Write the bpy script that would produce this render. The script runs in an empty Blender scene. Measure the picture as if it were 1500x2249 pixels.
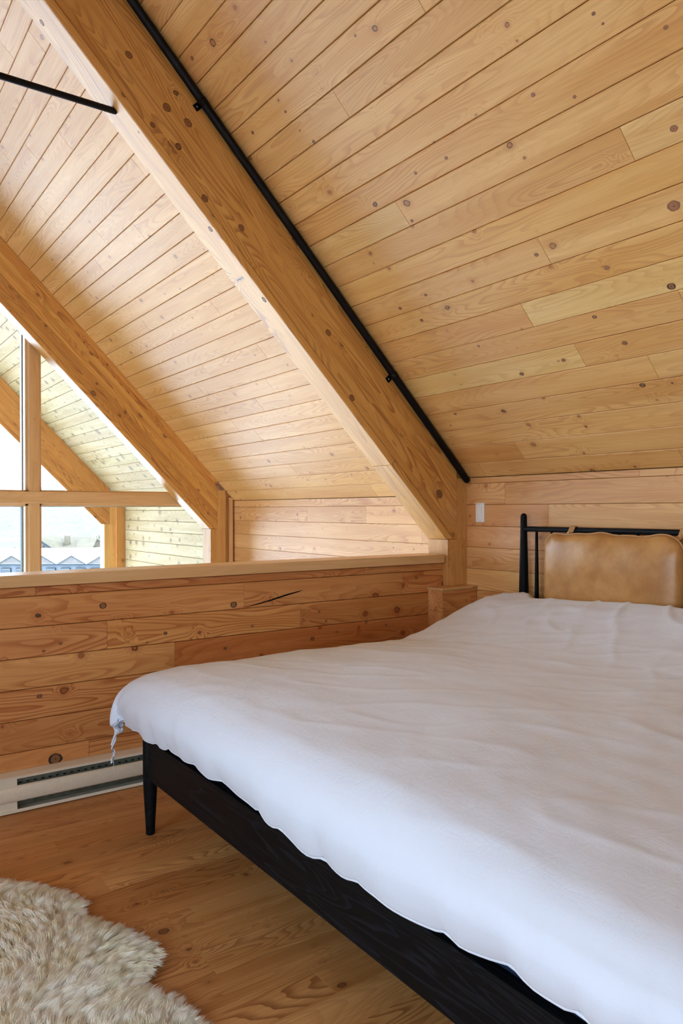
import bpy, bmesh, math, random
import numpy as np
from mathutils import Vector, Matrix, noise

random.seed(7)
rng = np.random.default_rng(11)
C = bpy.context.scene.collection
scene = bpy.context.scene

# ------------------------------------------------------------------ camera
FPX, W_, H_ = 1643.063, 1500.0, 2249.0
YAW, PITCH, ROLL = math.radians(35.27976), math.radians(-0.174294), math.radians(-0.130750)
EYE = 1.27
fwd = Vector((math.sin(YAW) * math.cos(PITCH), math.cos(YAW) * math.cos(PITCH), math.sin(PITCH)))
rgt0 = Vector((math.cos(YAW), -math.sin(YAW), 0))
up0 = rgt0.cross(fwd)
rgt = rgt0 * math.cos(ROLL) + up0 * math.sin(ROLL)
upv = -rgt0 * math.sin(ROLL) + up0 * math.cos(ROLL)
cam = bpy.data.cameras.new('camera')
cam.sensor_fit = 'VERTICAL'; cam.sensor_height = 36.0; cam.sensor_width = 24.0
cam.lens = FPX / H_ * 36.0
cam.clip_start = 0.05; cam.clip_end = 3000
camo = bpy.data.objects.new('camera', cam)
m = Matrix((rgt, upv, -fwd)).transposed().to_4x4()
m.translation = Vector((0, 0, EYE))
camo.matrix_world = m
C.objects.link(camo)
scene.camera = camo

# ------------------------------------------------------------------ world, light, exposure
world = bpy.data.worlds.new('overcast_sky'); scene.world = world
world.use_nodes = True
wn = world.node_tree
bg = wn.nodes['Background']
bg.inputs['Color'].default_value = (0.78, 0.93, 1.10, 1)
bg.inputs['Strength'].default_value = 9.8
scene.view_settings.view_transform = 'Standard'
scene.view_settings.look = 'None'
scene.view_settings.gamma = 1.0
scene.view_settings.use_curve_mapping = False
scene.view_settings.exposure = 0.0
scene.cycles.max_bounces = 14
scene.cycles.diffuse_bounces = 9
scene.cycles.glossy_bounces = 4
scene.cycles.transmission_bounces = 6
scene.cycles.transparent_max_bounces = 12
scene.cycles.sample_clamp_indirect = 8.0
scene.cycles.caustics_reflective = False
scene.cycles.caustics_refractive = False
scene.cycles.use_denoising = True


def portal(name, loc, rot, sx, sy):
    l = bpy.data.lights.new(name, 'AREA'); l.shape = 'RECTANGLE'; l.size = sx; l.size_y = sy
    l.cycles.is_portal = True
    o = bpy.data.objects.new(name, l); o.location = loc; o.rotation_euler = rot
    C.objects.link(o)
    return o


# daylight portals in the window openings (they guide sampling, they do not emit)
portal('gable_daylight', (-0.3, 7.14, 0.9), (math.radians(-90), 0, 0), 7.2, 7.2)
portal('side_daylight', (-2.52, 0.12, 1.4), (0, math.radians(-90), 0), 1.9, 3.1)
portal('left_daylight', (-4.06, 5.3, -0.5), (0, math.radians(-90), 0), 3.9, 3.4)
portal('rear_daylight', (-1.6, -1.58, 1.45), (math.radians(90), 0, 0), 4.2, 2.3)


# ------------------------------------------------------------------ node helpers
class NT:
    def __init__(self, name):
        self.m = bpy.data.materials.new(name); self.m.use_nodes = True
        self.t = self.m.node_tree; self.t.nodes.clear()
        self.out = self.t.nodes.new('ShaderNodeOutputMaterial')
        self.b = self.t.nodes.new('ShaderNodeBsdfPrincipled')
        self.t.links.new(self.b.outputs[0], self.out.inputs[0])

    def n(self, typ, **kw):
        nd = self.t.nodes.new(typ)
        for k, v in kw.items(): setattr(nd, k, v)
        return nd

    def l(self, a, b): self.t.links.new(a, b)

    def put(self, sock, v):
        if isinstance(v, bpy.types.NodeSocket): self.l(v, sock)
        elif isinstance(v, (tuple, list)) and len(v) == 3 and sock.type == 'RGBA': sock.default_value = (*v, 1)
        else: sock.default_value = v

    def math(self, op, a, b=None, c=None, clamp=False):
        nd = self.n('ShaderNodeMath', operation=op, use_clamp=clamp)
        self.put(nd.inputs[0], a)
        if b is not None: self.put(nd.inputs[1], b)
        if c is not None: self.put(nd.inputs[2], c)
        return nd.outputs[0]

    def vmath(self, op, a, b=None, scale=None):
        nd = self.n('ShaderNodeVectorMath', operation=op)
        self.put(nd.inputs[0], a)
        if b is not None: self.put(nd.inputs[1], b)
        if scale is not None: self.put(nd.inputs[3], scale)
        return nd.outputs['Value'] if op in ('LENGTH', 'DOT_PRODUCT') else nd.outputs[0]

    def noise(self, vec, scale=1.0, detail=2.0, rough=0.5, dist=0.0):
        nd = self.n('ShaderNodeTexNoise')
        self.put(nd.inputs['Vector'], vec); nd.inputs['Scale'].default_value = scale
        nd.inputs['Detail'].default_value = detail; nd.inputs['Roughness'].default_value = rough
        nd.inputs['Distortion'].default_value = dist
        return nd.outputs['Fac']

    def mix(self, fac, a, b, mode='MIX'):
        nd = self.n('ShaderNodeMix', data_type='RGBA', blend_type=mode)
        self.put(nd.inputs[0], fac); self.put(nd.inputs[6], a); self.put(nd.inputs[7], b)
        return nd.outputs[2]

    def smooth(self, v, lo, hi, a=0.0, b=1.0):
        nd = self.n('ShaderNodeMapRange', interpolation_type='SMOOTHSTEP')
        self.put(nd.inputs[0], v)
        nd.inputs[1].default_value = lo; nd.inputs[2].default_value = hi
        nd.inputs[3].default_value = a; nd.inputs[4].default_value = b
        return nd.outputs[0]

    def bump(self, h, strength, dist):
        nd = self.n('ShaderNodeBump'); nd.inputs['Strength'].default_value = strength
        nd.inputs['Distance'].default_value = dist; self.put(nd.inputs['Height'], h)
        self.l(nd.outputs[0], self.b.inputs['Normal'])


def plain(name, col, rough=0.5, spec=0.5, metal=0.0, var=0.0, scale=20.0):
    t = NT(name)
    if var > 0:
        tc = t.n('ShaderNodeTexCoord')
        f = t.noise(tc.outputs['Object'], scale, 3)
        f = t.smooth(f, 0.3, 0.7)
        c = t.mix(f, tuple(x * (1 - var) for x in col), tuple(min(1, x * (1 + var)) for x in col))
        t.l(c, t.b.inputs['Base Color'])
    else:
        t.b.inputs['Base Color'].default_value = (*col, 1)
    t.b.inputs['Roughness'].default_value = rough
    t.b.inputs['Specular IOR Level'].default_value = spec
    t.b.inputs['Metallic'].default_value = metal
    return t.m


def wood(name, light, mid, line, grain=0.5, freq=22.0, knots=0.5, rough=0.5, knot_r=0.011, streak=0.35, spec=0.35, sapw=0.35):
    """pine board: long axis is local X.  object colour multiplies the tone of each board."""
    t = NT(name)
    tc = t.n('ShaderNodeTexCoord'); oi = t.n('ShaderNodeObjectInfo')
    off = t.vmath('SCALE', (37.3, 17.7, 91.1), scale=oi.outputs['Random'])
    V = t.vmath('ADD', tc.outputs['Object'], off)
    # knots : voronoi cells ~0.30 m long, 0.11 m across
    S = (3.1, 8.5, 8.5)
    vs = t.vmath('MULTIPLY', V, S)
    vo = t.n('ShaderNodeTexVoronoi', feature='F1', voronoi_dimensions='3D'); t.l(vs, vo.inputs['Vector'])
    vo.inputs['Scale'].default_value = 1.0; vo.inputs['Randomness'].default_value = 1.0
    dv = t.vmath('SUBTRACT', vs, vo.outputs['Position'])
    dv = t.vmath('DIVIDE', dv, (3.1 * 1.25, 8.5, 60.0))
    wob = t.noise(V, 45.0, 2)
    d = t.vmath('LENGTH', dv)
    d = t.math('MULTIPLY', d, t.math('MULTIPLY_ADD', wob, 0.8, 0.6))
    sep = t.n('ShaderNodeSeparateColor'); t.l(vo.outputs['Color'], sep.inputs[0])
    present = t.math('LESS_THAN', sep.outputs[0], knots)
    r = t.math('MULTIPLY_ADD', t.math('POWER', sep.outputs[1], 2.0), knot_r * 1.1, knot_r * 0.40)
    q = t.math('DIVIDE', d, r)
    # grain field
    st = t.vmath('MULTIPLY', V, (0.75, 6.5, 5.0))
    g = t.noise(st, 1.0, 1.5, 0.45)
    wv = t.noise(t.vmath('MULTIPLY', V, (5.0, 14.0, 14.0)), 1.0, 1.5)
    f = t.math('MULTIPLY', g, freq)
    f = t.math('MULTIPLY_ADD', wv, 0.8, f)
    kf = t.math('MULTIPLY', t.math('EXPONENT', t.math('MULTIPLY', t.math('MULTIPLY', d, d), -1400.0)), present)
    f = t.math('MULTIPLY_ADD', kf, 3.0, f)
    fr = t.math('FRACT', f)
    ln = t.smooth(fr, 0.35, 0.93)
    ln = t.math('MULTIPLY', ln, t.smooth(fr, 1.0, 0.95))
    amp = t.smooth(t.noise(t.vmath('MULTIPLY', V, (1.1, 7.0, 7.0)), 1.0, 1.0), 0.35, 0.65, 0.25, 1.0)
    ln = t.math('MULTIPLY', t.math('MULTIPLY', ln, amp), grain)
    # straight fine grain
    fine = t.noise(t.vmath('MULTIPLY', V, (3.0, 240.0, 240.0)), 1.0, 2)
    broad = t.noise(t.vmath('MULTIPLY', V, (1.2, 16.0, 16.0)), 1.0, 3, 0.6)
    col = t.mix(t.smooth(broad, 0.38, 0.66, 0.0, 1.0), light, mid)
    pal = t.smooth(t.noise(t.vmath('MULTIPLY', V, (0.6, 9.0, 9.0)), 1.0, 0.0), 0.60, 0.70, 0.0, sapw)
    col = t.mix(pal, col, tuple(min(1, x * y) for x, y in zip(light, (1.18, 1.25, 1.35))))
    col = t.mix(ln, col, line)
    col = t.mix(t.smooth(fine, 0.3, 0.75, 0.0, streak), col, tuple(a * b for a, b in zip(mid, (0.80, 0.72, 0.62))))
    # darker blotch around knots, knot body, dark ring
    halo = t.math('MULTIPLY', t.smooth(q, 3.2, 0.9), present)
    col = t.mix(t.math('MULTIPLY', halo, 0.35), col, line)
    body = t.math('MULTIPLY', t.smooth(q, 1.05, 0.9), present)
    bodyc = t.mix(t.math('FRACT', t.math('MULTIPLY', q, 2.6)), tuple(x * 0.62 for x in line), tuple(x * 1.0 for x in line))
    col = t.mix(t.math('MULTIPLY', body, 0.75), col, bodyc)
    ring = t.math('MULTIPLY', t.math('MULTIPLY', t.smooth(q, 0.75, 0.98), t.smooth(q, 1.25, 1.0)), present)
    ring = t.math('MULTIPLY', ring, t.smooth(sep.outputs[2], 0.15, 0.6, 0.25, 1.0))
    col = t.mix(ring, col, (0.045, 0.025, 0.014))
    # tiny pin knots / pitch specks
    v2 = t.n('ShaderNodeTexVoronoi', feature='F1'); t.l(t.vmath('MULTIPLY', V, (7, 17, 17)), v2.inputs['Vector'])
    s2 = t.n('ShaderNodeSeparateColor'); t.l(v2.outputs['Color'], s2.inputs[0])
    pin = t.math('MULTIPLY', t.smooth(v2.outputs['Distance'], 0.075, 0.035), t.math('LESS_THAN', s2.outputs[0], knots * 0.55))
    col = t.mix(t.math('MULTIPLY', pin, 0.7), col, tuple(x * 0.35 for x in line))
    # tone per board
    hr = t.math('FRACT', t.math('MULTIPLY', oi.outputs['Random'], 7.13))
    tone = t.mix(hr, (1.06, 1.07, 1.08), (0.94, 0.90, 0.86))
    col = t.mix(1.0, col, tone, 'MULTIPLY')
    col = t.mix(1.0, col, oi.outputs['Color'], 'MULTIPLY')
    t.l(col, t.b.inputs['Base Color'])
    t.b.inputs['Roughness'].default_value = rough
    t.b.inputs['Specular IOR Level'].default_value = spec
    t.bump(t.math('MULTIPLY_ADD', ln, 0.6, t.math('MULTIPLY', fine, 0.4)), 0.12, 0.001)
    return t.m


M = {}
M['ceil'] = wood('pine_ceiling_boards', (0.74, 0.435, 0.155), (0.67, 0.355, 0.105), (0.45, 0.17, 0.045), grain=0.5, freq=32, knots=0.42, rough=0.40, knot_r=0.009, spec=0.5)
M['wall'] = wood('pine_wall_boards', (0.72, 0.41, 0.160), (0.65, 0.335, 0.115), (0.45, 0.16, 0.055), grain=0.6, freq=30, knots=0.36, rough=0.40, knot_r=0.010, spec=0.5)
M['guard'] = wood('fir_half_wall_boards', (0.66, 0.325, 0.120), (0.57, 0.245, 0.080), (0.34, 0.085, 0.022), grain=0.8, freq=23, knots=0.40, rough=0.4, knot_r=0.012, sapw=0.5)
M['glulam'] = wood('glulam_beam', (0.72, 0.40, 0.110), (0.62, 0.31, 0.075), (0.30, 0.10, 0.025), grain=0.8, freq=26, knots=0.25, rough=0.36, knot_r=0.013, sapw=0.25, spec=0.8)
M['post'] = wood('fir_post', (0.68, 0.40, 0.14), (0.60, 0.32, 0.10), (0.38, 0.15, 0.045), grain=0.45, freq=30, knots=0.12, rough=0.42, streak=0.5)
M['trimw'] = wood('clear_fir_trim', (0.74, 0.49, 0.24), (0.67, 0.41, 0.18), (0.50, 0.25, 0.09), grain=0.25, freq=14, knots=0.04, rough=0.32, streak=0.4, spec=0.7)
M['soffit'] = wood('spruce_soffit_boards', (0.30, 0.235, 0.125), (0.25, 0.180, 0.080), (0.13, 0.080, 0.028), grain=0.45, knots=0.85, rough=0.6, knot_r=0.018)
M['floor'] = wood('pine_floor_boards', (0.60, 0.31, 0.110), (0.51, 0.235, 0.072), (0.24, 0.075, 0.02), grain=0.8, freq=38, knots=0.5, rough=0.45, knot_r=0.010, streak=0.5, spec=0.3, sapw=0.6)
M['groove'] = plain('dark_groove_wood', (0.16, 0.075, 0.028), 0.8, 0.1)
M['black_metal'] = plain('black_steel', (0.003, 0.003, 0.004), 0.5, 0.2)
M['cream'] = plain('cream_enamel', (0.70, 0.63, 0.50), 0.35, 0.5, var=0.03, scale=90)
M['galv'] = plain('grey_green_steel', (0.16, 0.16, 0.12), 0.45, 0.5, metal=0.5, var=0.2, scale=30)
M['slot'] = plain('dark_slot', (0.006, 0.005, 0.004), 0.9, 0.1)
M['white_plastic'] = plain('white_plastic', (0.80, 0.77, 0.70), 0.3, 0.5)
M['screw'] = plain('steel_screw', (0.75, 0.75, 0.76), 0.25, 0.5, metal=1.0)
M['navy'] = plain('navy_fabric', (0.012, 0.022, 0.05), 0.9, 0.2, var=0.3, scale=300)
M['wallplain'] = plain('plain_pine_wall', (0.50, 0.34, 0.18), 0.6, 0.3, var=0.12, scale=3)
M['bounce_white'] = plain('off_white_bounce', (0.74, 0.75, 0.74), 0.8, 0.2)  # unseen lower storey kept pale so it bounces neutral light upward
M['snow'] = plain('snow', (0.80, 0.82, 0.86), 0.8, 0.1, var=0.03, scale=0.2)
M['siding'] = plain('blue_grey_siding', (0.120, 0.138, 0.158), 0.8, 0.1, var=0.1, scale=0.7)
M['shingle'] = plain('taupe_shingle', (0.135, 0.122, 0.115), 0.8, 0.1, var=0.12, scale=3)
M['fascia'] = plain('slate_fascia', (0.030, 0.042, 0.052), 0.7, 0.1)
M['white_frame'] = plain('white_window_frame', (0.115, 0.12, 0.125), 0.6, 0.1)
M['farpane'] = plain('far_window_pane', (0.055, 0.068, 0.08), 0.5, 0.2)
M['beige_roof'] = plain('chalet_beige_roof', (0.125, 0.108, 0.080), 0.8, 0.1, var=0.08, scale=0.6)  # chalet roof in its own beige
M['yellow_wall'] = plain('pale_yellow_wall', (0.125, 0.105, 0.065), 0.8, 0.1)
M['conifer'] = plain('frosted_conifer', (0.065, 0.080, 0.055), 0.9, 0.1, var=0.3, scale=2)
M['bark'] = plain('bark', (0.10, 0.06, 0.04), 0.9, 0.1)
M['alu'] = plain('pale_aluminium_cladding', (0.62, 0.68, 0.68), 0.4, 0.5)
M['gasket'] = plain('dark_gasket', (0.03, 0.05, 0.045), 0.6, 0.3)


def mat_black_wood():
    t = NT('black_stained_oak')
    tc = t.n('ShaderNodeTexCoord')
    v = t.vmath('MULTIPLY', tc.outputs['Object'], (16.0, 1.1, 16.0))
    g = t.noise(v, 1.0, 2.0, 0.5, 0.4)
    fr = t.math('FRACT', t.math('MULTIPLY', g, 14.0))
    ln = t.math('MULTIPLY', t.smooth(fr, 0.55, 0.9), t.smooth(fr, 1.0, 0.93))
    fine = t.noise(t.vmath('MULTIPLY', tc.outputs['Object'], (220, 8, 220)), 1.0, 2)
    c = t.mix(t.math('MULTIPLY', ln, 0.6), (0.003, 0.003, 0.0035), (0.010, 0.012, 0.018))
    t.l(c, t.b.inputs['Base Color'])
    t.b.inputs['Roughness'].default_value = 0.55
    t.b.inputs['Specular IOR Level'].default_value = 0.12
    t.bump(t.math('ADD', ln, fine), 0.25, 0.001)
    return t.m


M['oak'] = mat_black_wood()


def mat_fabric():
    t = NT('white_cotton')
    tc = t.n('ShaderNodeTexCoord'); P = tc.outputs['Object']
    w1 = t.noise(t.vmath('MULTIPLY', P, (1.0, 1.0, 1.0)), 190.0, 2)
    wr = t.noise(t.vmath('MULTIPLY', P, (9.0, 26.0, 9.0)), 1.0, 4, 0.6, 0.8)
    wr2 = t.noise(t.vmath('MULTIPLY', P, (38.0, 12.0, 20.0)), 1.0, 3, 0.6, 1.2)
    h = t.math('MULTIPLY_ADD', wr2, 0.35, t.math('MULTIPLY_ADD', w1, 0.05, wr))
    t.b.inputs['Base Color'].default_value = (0.685, 0.75, 0.865, 1)
    t.b.inputs['Roughness'].default_value = 0.85
    t.b.inputs['Specular IOR Level'].default_value = 0.15
    t.b.inputs['Sheen Weight'].default_value = 0.15
    t.bump(h, 0.22, 0.010)
    return t.m


M['cotton'] = mat_fabric()


def mat_leather():
    t = NT('tan_leather')
    tc = t.n('ShaderNodeTexCoord'); P = tc.outputs['Object']
    a = t.noise(P, 9.0, 4, 0.6); b = t.noise(P, 260.0, 2)
    ge = t.noise(P, 30.0, 3, 0.6, 0.5)
    c = t.mix(t.smooth(a, 0.3, 0.72), (0.40, 0.185, 0.050), (0.55, 0.295, 0.100))
    t.l(c, t.b.inputs['Base Color'])
    t.b.inputs['Roughness'].default_value = 0.36
    t.b.inputs['Specular IOR Level'].default_value = 0.5
    t.bump(t.math('MULTIPLY_ADD', b, 0.15, ge), 0.18, 0.004)
    return t.m


M['leather'] = mat_leather()
M['leather_edge'] = plain('pale_leather_edge', (0.48, 0.28, 0.12), 0.5, 0.4)


def mat_wool():
    t = NT('sheep_wool')
    tc = t.n('ShaderNodeTexCoord')
    hi = t.n('ShaderNodeHairInfo')
    a = t.noise(tc.outputs['Object'], 16.0, 3)
    c = t.mix(t.smooth(a, 0.35, 0.65), (0.86, 0.82, 0.66), (0.95, 0.94, 0.88))
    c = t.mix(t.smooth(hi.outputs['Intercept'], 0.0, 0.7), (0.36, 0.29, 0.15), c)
    t.l(c, t.b.inputs['Base Color'])
    t.b.inputs['Roughness'].default_value = 0.6
    t.b.inputs['Specular IOR Level'].default_value = 0.25
    return t.m


M['wool'] = mat_wool()
M['hide'] = plain('sheep_hide', (0.55, 0.46, 0.30), 0.9, 0.1)


def mat_glass():
    t = NT('window_glass')
    t.t.nodes.remove(t.b)
    tr = t.n('ShaderNodeBsdfTransparent'); tr.inputs[0].default_value = (0.95, 0.97, 0.97, 1)
    gl = t.n('ShaderNodeBsdfGlossy'); gl.inputs['Roughness'].default_value = 0.02
    fr = t.n('ShaderNodeFresnel'); fr.inputs[0].default_value = 1.45
    mx = t.n('ShaderNodeMixShader')
    t.l(fr.outputs[0], mx.inputs[0]); t.l(tr.outputs[0], mx.inputs[1]); t.l(gl.outputs[0], mx.inputs[2])
    t.l(mx.outputs[0], t.out.inputs[0])
    return t.m


M['glass'] = mat_glass()


def mat_mountain():
    t = NT('hazed_snowy_forest')
    tc = t.n('ShaderNodeTexCoord'); P = tc.outputs['Object']
    tr = t.noise(t.vmath('MULTIPLY', P, (0.30, 0.30, 0.06)), 1.0, 3, 0.65)
    pt = t.noise(t.vmath('MULTIPLY', P, (0.02, 0.02, 0.05)), 1.0, 3)
    c = t.mix(t.smooth(tr, 0.36, 0.62), (0.118, 0.120, 0.122), (0.168, 0.162, 0.156))  # haze put into the colour: trees and snow kept close in tone
    c = t.mix(t.smooth(pt, 0.40, 0.66, 0.0, 0.45), c, (0.160, 0.154, 0.148))
    t.l(c, t.b.inputs['Base Color'])
    t.b.inputs['Roughness'].default_value = 1.0; t.b.inputs['Specular IOR Level'].default_value = 0.0
    return t.m


M['mountain'] = mat_mountain()
M['run'] = plain('groomed_ski_run_snow', (0.145, 0.132, 0.132), 0.9, 0.0, var=0.04, scale=0.02)

# ------------------------------------------------------------------ mesh helpers


def link_mesh(name, verts, faces, mat, parent=None, smooth=False, loc=None):
    me = bpy.data.meshes.new(name); me.from_pydata([tuple(v) for v in verts], [], faces); me.update()
    if mat is not None: me.materials.append(mat)
    if smooth:
        me.polygons.foreach_set('use_smooth', [True] * len(me.polygons))
    o = bpy.data.objects.new(name, me); C.objects.link(o)
    if parent is not None: o.parent = parent
    if loc is not None: o.location = loc
    return o


def tag(o, label=None, cat=None, group=None, kind=None):
    if label: o['label'] = label
    if cat: o['category'] = cat
    if group: o['group'] = group
    if kind: o['kind'] = kind
    return o


def empty(name, loc=(0, 0, 0), label=None, cat=None, kind=None, group=None):
    o = bpy.data.objects.new(name, None); C.objects.link(o); o.location = loc; o.empty_display_size = 0.1
    return tag(o, label, cat, group, kind)


def box_data(x0, x1, y0, y1, z0, z1):
    v = [(x0, y0, z0), (x1, y0, z0), (x1, y1, z0), (x0, y1, z0), (x0, y0, z1), (x1, y0, z1), (x1, y1, z1), (x0, y1, z1)]
    f = [(0, 3, 2, 1), (4, 5, 6, 7), (0, 1, 5, 4), (1, 2, 6, 5), (2, 3, 7, 6), (3, 0, 4, 7)]
    return v, f


def bevel_mod(o, w, seg=2):
    b = o.modifiers.new('bevel', 'BEVEL'); b.width = w; b.segments = seg; b.limit_method = 'ANGLE'; b.angle_limit = math.radians(35)
    return o


def box(name, x0, x1, y0, y1, z0, z1, mat, parent=None, bev=0.0, along=None):
    """along: axis the grain follows (local X); the mesh is stored in a frame whose X is that axis."""
    if along in (None, 'x'):
        v, f = box_data(0, x1 - x0, 0, y1 - y0, 0, z1 - z0)
        o = link_mesh(name, v, f, mat, parent); mw = Matrix.Translation((x0, y0, z0))
    elif along == 'z':
        v, f = box_data(0, z1 - z0, 0, x1 - x0, 0, y1 - y0)
        o = link_mesh(name, v, f, mat, parent)
        mw = Matrix(((0, 1, 0, x0), (0, 0, 1, y0), (1, 0, 0, z0), (0, 0, 0, 1)))
    else:
        v, f = box_data(0, y1 - y0, 0, z1 - z0, 0, x1 - x0)
        o = link_mesh(name, v, f, mat, parent)
        mw = Matrix(((0, 0, 1, x0), (1, 0, 0, y0), (0, 1, 0, z0), (0, 0, 0, 1)))
    if parent is not None: mw = Matrix.Translation(-Vector(parent.location)) @ mw
    o.matrix_local = mw
    if bev: bevel_mod(o, bev)
    return o


def prism(name, poly, y0, y1, mat, parent=None, bev=0.0):
    """polygon in (x,z), extruded from y0 to y1"""
    k = len(poly)
    v = [(x, y0, z) for x, z in poly] + [(x, y1, z) for x, z in poly]
    f = [tuple(range(k)), tuple(range(2 * k - 1, k - 1, -1))] + [(i, i + k, (i + 1) % k + k, (i + 1) % k) for i in range(k)]
    o = link_mesh(name, v, f, mat, parent)
    bm = bmesh.new(); bm.from_mesh(o.data); bmesh.ops.recalc_face_normals(bm, faces=bm.faces); bm.to_mesh(o.data); bm.free()
    if bev: bevel_mod(o, bev)
    return o


def frame_matrix(origin, xd, zd):
    xd = Vector(xd).normalized(); zd = Vector(zd).normalized(); yd = zd.cross(xd)
    mm = Matrix((xd, yd, zd)).transposed().to_4x4(); mm.translation = Vector(origin)
    return mm


def plank(name, origin, xd, zd, L, W, T, mat, parent, color=(1, 1, 1), ch=0.0022, gap=0.0008, flip=False):
    """board with chamfered long edges; face at local z=0, body goes to -T"""
    e = gap; x0, x1 = e * 0.5, L - e * 0.5; y0, y1 = e, W - e
    prof = [(y0, -T), (y1, -T), (y1, -ch), (y1 - ch, 0), (y0 + ch, 0), (y0, -ch)]
    c2 = 0.0007
    v = []
    for x, in_ in ((x0, 0), (x0 + c2, 1), (x1 - c2, 1), (x1, 0)):
        for y, z in prof: v.append((x, y, z - (0 if in_ else (c2 if z == 0 else 0))))
    f = []
    for s in range(3):
        for i in range(6):
            j = (i + 1) % 6
            f.append((s * 6 + i, s * 6 + j, s * 6 + 6 + j, s * 6 + 6 + i))
    f.append(tuple(reversed(range(6)))); f.append(tuple(range(18, 24)))
    o = link_mesh(name, v, f, mat, parent)
    bm = bmesh.new(); bm.from_mesh(o.data); bmesh.ops.recalc_face_normals(bm, faces=bm.faces); bm.to_mesh(o.data); bm.free()
    o.matrix_local = frame_matrix(origin, xd, zd)
    o.color = (*color, 1)
    return o


def tube(name, pts, radii, mat, parent=None, seg=16, caps='round', smooth=True, local=True):
    pts = [Vector(p) for p in pts]
    if not isinstance(radii, (list, tuple)): radii = [radii] * len(pts)
    # rounded caps
    P, R = [], []
    d0 = (pts[1] - pts[0]).normalized(); d1 = (pts[-1] - pts[-2]).normalized()
    if caps == 'round':
        for a in (1.0, 0.92, 0.7, 0.38): P.append(pts[0] - d0 * radii[0] * a); R.append(radii[0] * max(0.02, math.sqrt(max(0, 1 - a * a))))
    P += pts; R += list(radii)
    if caps == 'round':
        for a in (0.38, 0.7, 0.92, 1.0): P.append(pts[-1] + d1 * radii[-1] * a); R.append(radii[-1] * max(0.02, math.sqrt(max(0, 1 - a * a))))
    verts, faces = [], []
    ref = Vector((0, 0, 1)) if abs(d0.z) < 0.9 else Vector((1, 0, 0))
    n = len(P)
    for i in range(n):
        d = (P[min(i + 1, n - 1)] - P[max(i - 1, 0)]).normalized()
        u = d.cross(ref).normalized(); w = d.cross(u).normalized()
        for k in range(seg):
            a = 2 * math.pi * k / seg
            verts.append(P[i] + (u * math.cos(a) + w * math.sin(a)) * R[i])
    for i in range(n - 1):
        for k in range(seg):
            k2 = (k + 1) % seg
            faces.append((i * seg + k, i * seg + k2, (i + 1) * seg + k2, (i + 1) * seg + k))
    faces.append(tuple(range(seg))); faces.append(tuple(reversed(range((n - 1) * seg, n * seg))))
    o = link_mesh(name, verts, faces, mat, parent, smooth=smooth)
    bm = bmesh.new(); bm.from_mesh(o.data); bmesh.ops.recalc_face_normals(bm, faces=bm.faces); bm.to_mesh(o.data); bm.free()
    return o


# ------------------------------------------------------------------ roof geometry (12:12 pitch)
TH = math.radians(45.337)
sn, cs = math.sin(TH), math.cos(TH)
NV = Vector((sn, 0, cs)); SV = Vector((cs, 0, -sn)); YV = Vector((0, 1, 0))
ORG = Vector((0, 0, EYE))
DN = 2.52                      # roof board face : n = DN
CW, S0 = 0.13105, -0.7843      # board course width and first course
XR = -0.30                     # ridge
XK, XF = 3.348, 3.451          # near and far knee wall faces
YC = 3.413                     # half wall face
Y1, Y2, Y3, TB = 3.372, 6.72, 9.99, 0.18   # beam near faces and thickness
YW = 6.93                      # window wall


def RP(n, s, y=0.0): return ORG + NV * n + SV * s + YV * y
def s_at_x(n, x): return (x - n * sn) / cs


# ------------------------------------------------------------------ ceiling, right slope
s_rid = s_at_x(DN, XR)


def slope_slab(name, y0, y1, x_end, mat, n0=DN + 0.021, n1=DN + 0.26, mirror=False):
    poly = []
    for n, x in ((n0, XR), (n0, x_end), (n1, x_end), (n1, XR)):
        p = RP(n, s_at_x(n, x)); poly.append((p.x, p.z))
    if mirror: poly = [(2 * XR - x, z) for x, z in poly]
    return prism(name, poly, y0, y1, mat)


ceiling = slope_slab('ceiling', -1.5, 7.02, XF + 0.16, M['groove'])
tag(ceiling, 'sloping ceiling of knotty pine boards on the bed side of the ridge', kind='structure')

near_j = {5: [2.007], 6: [2.597], 10: [2.63], 11: [1.538], 13: [2.05], 15: [2.30], 16: [1.598], 17: [2.15], 18: [1.845], 21: [2.832], 22: [1.926, 3.203]}
far_j = {-4: [4.63], -3: [4.30], -2: [5.60], -1: [5.24], 0: [4.765], 1: [5.70], 3: [4.255], 4: [5.24], 5: [4.745, 5.57], 6: [6.075], 9: [5.63], 10: [4.575],
         13: [4.435, 5.31], 14: [5.625], 15: [4.645, 6.228], 16: [4.962], 17: [5.55], 18: [5.327, 6.0], 20: [5.80], 21: [5.225], 23: [5.645, 4.395]}
tone = {(10, 1): (1.02, 1.12, 1.20), (11, 0): (1.03, 1.12, 1.22), (15, 0): (1.12, 1.32, 1.5), (17, 1): (1.08, 1.24, 1.32), (21, 1): (0.88, 0.78, 0.70),
        (16, 0): (1.05, 1.12, 1.15), (18, 0): (1.05, 1.12, 1.18), (13, 0): (1.04, 1.08, 1.12), (12, 0): (1.0, 1.0, 0.92), (2, 0): (0.97, 0.90, 0.85), (9, 0): (0.97, 0.93, 0.88),
        (15, 1): (1.0, 0.95, 0.9), (14, 0): (1.02, 1.02, 0.95)}
k = -17
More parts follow.
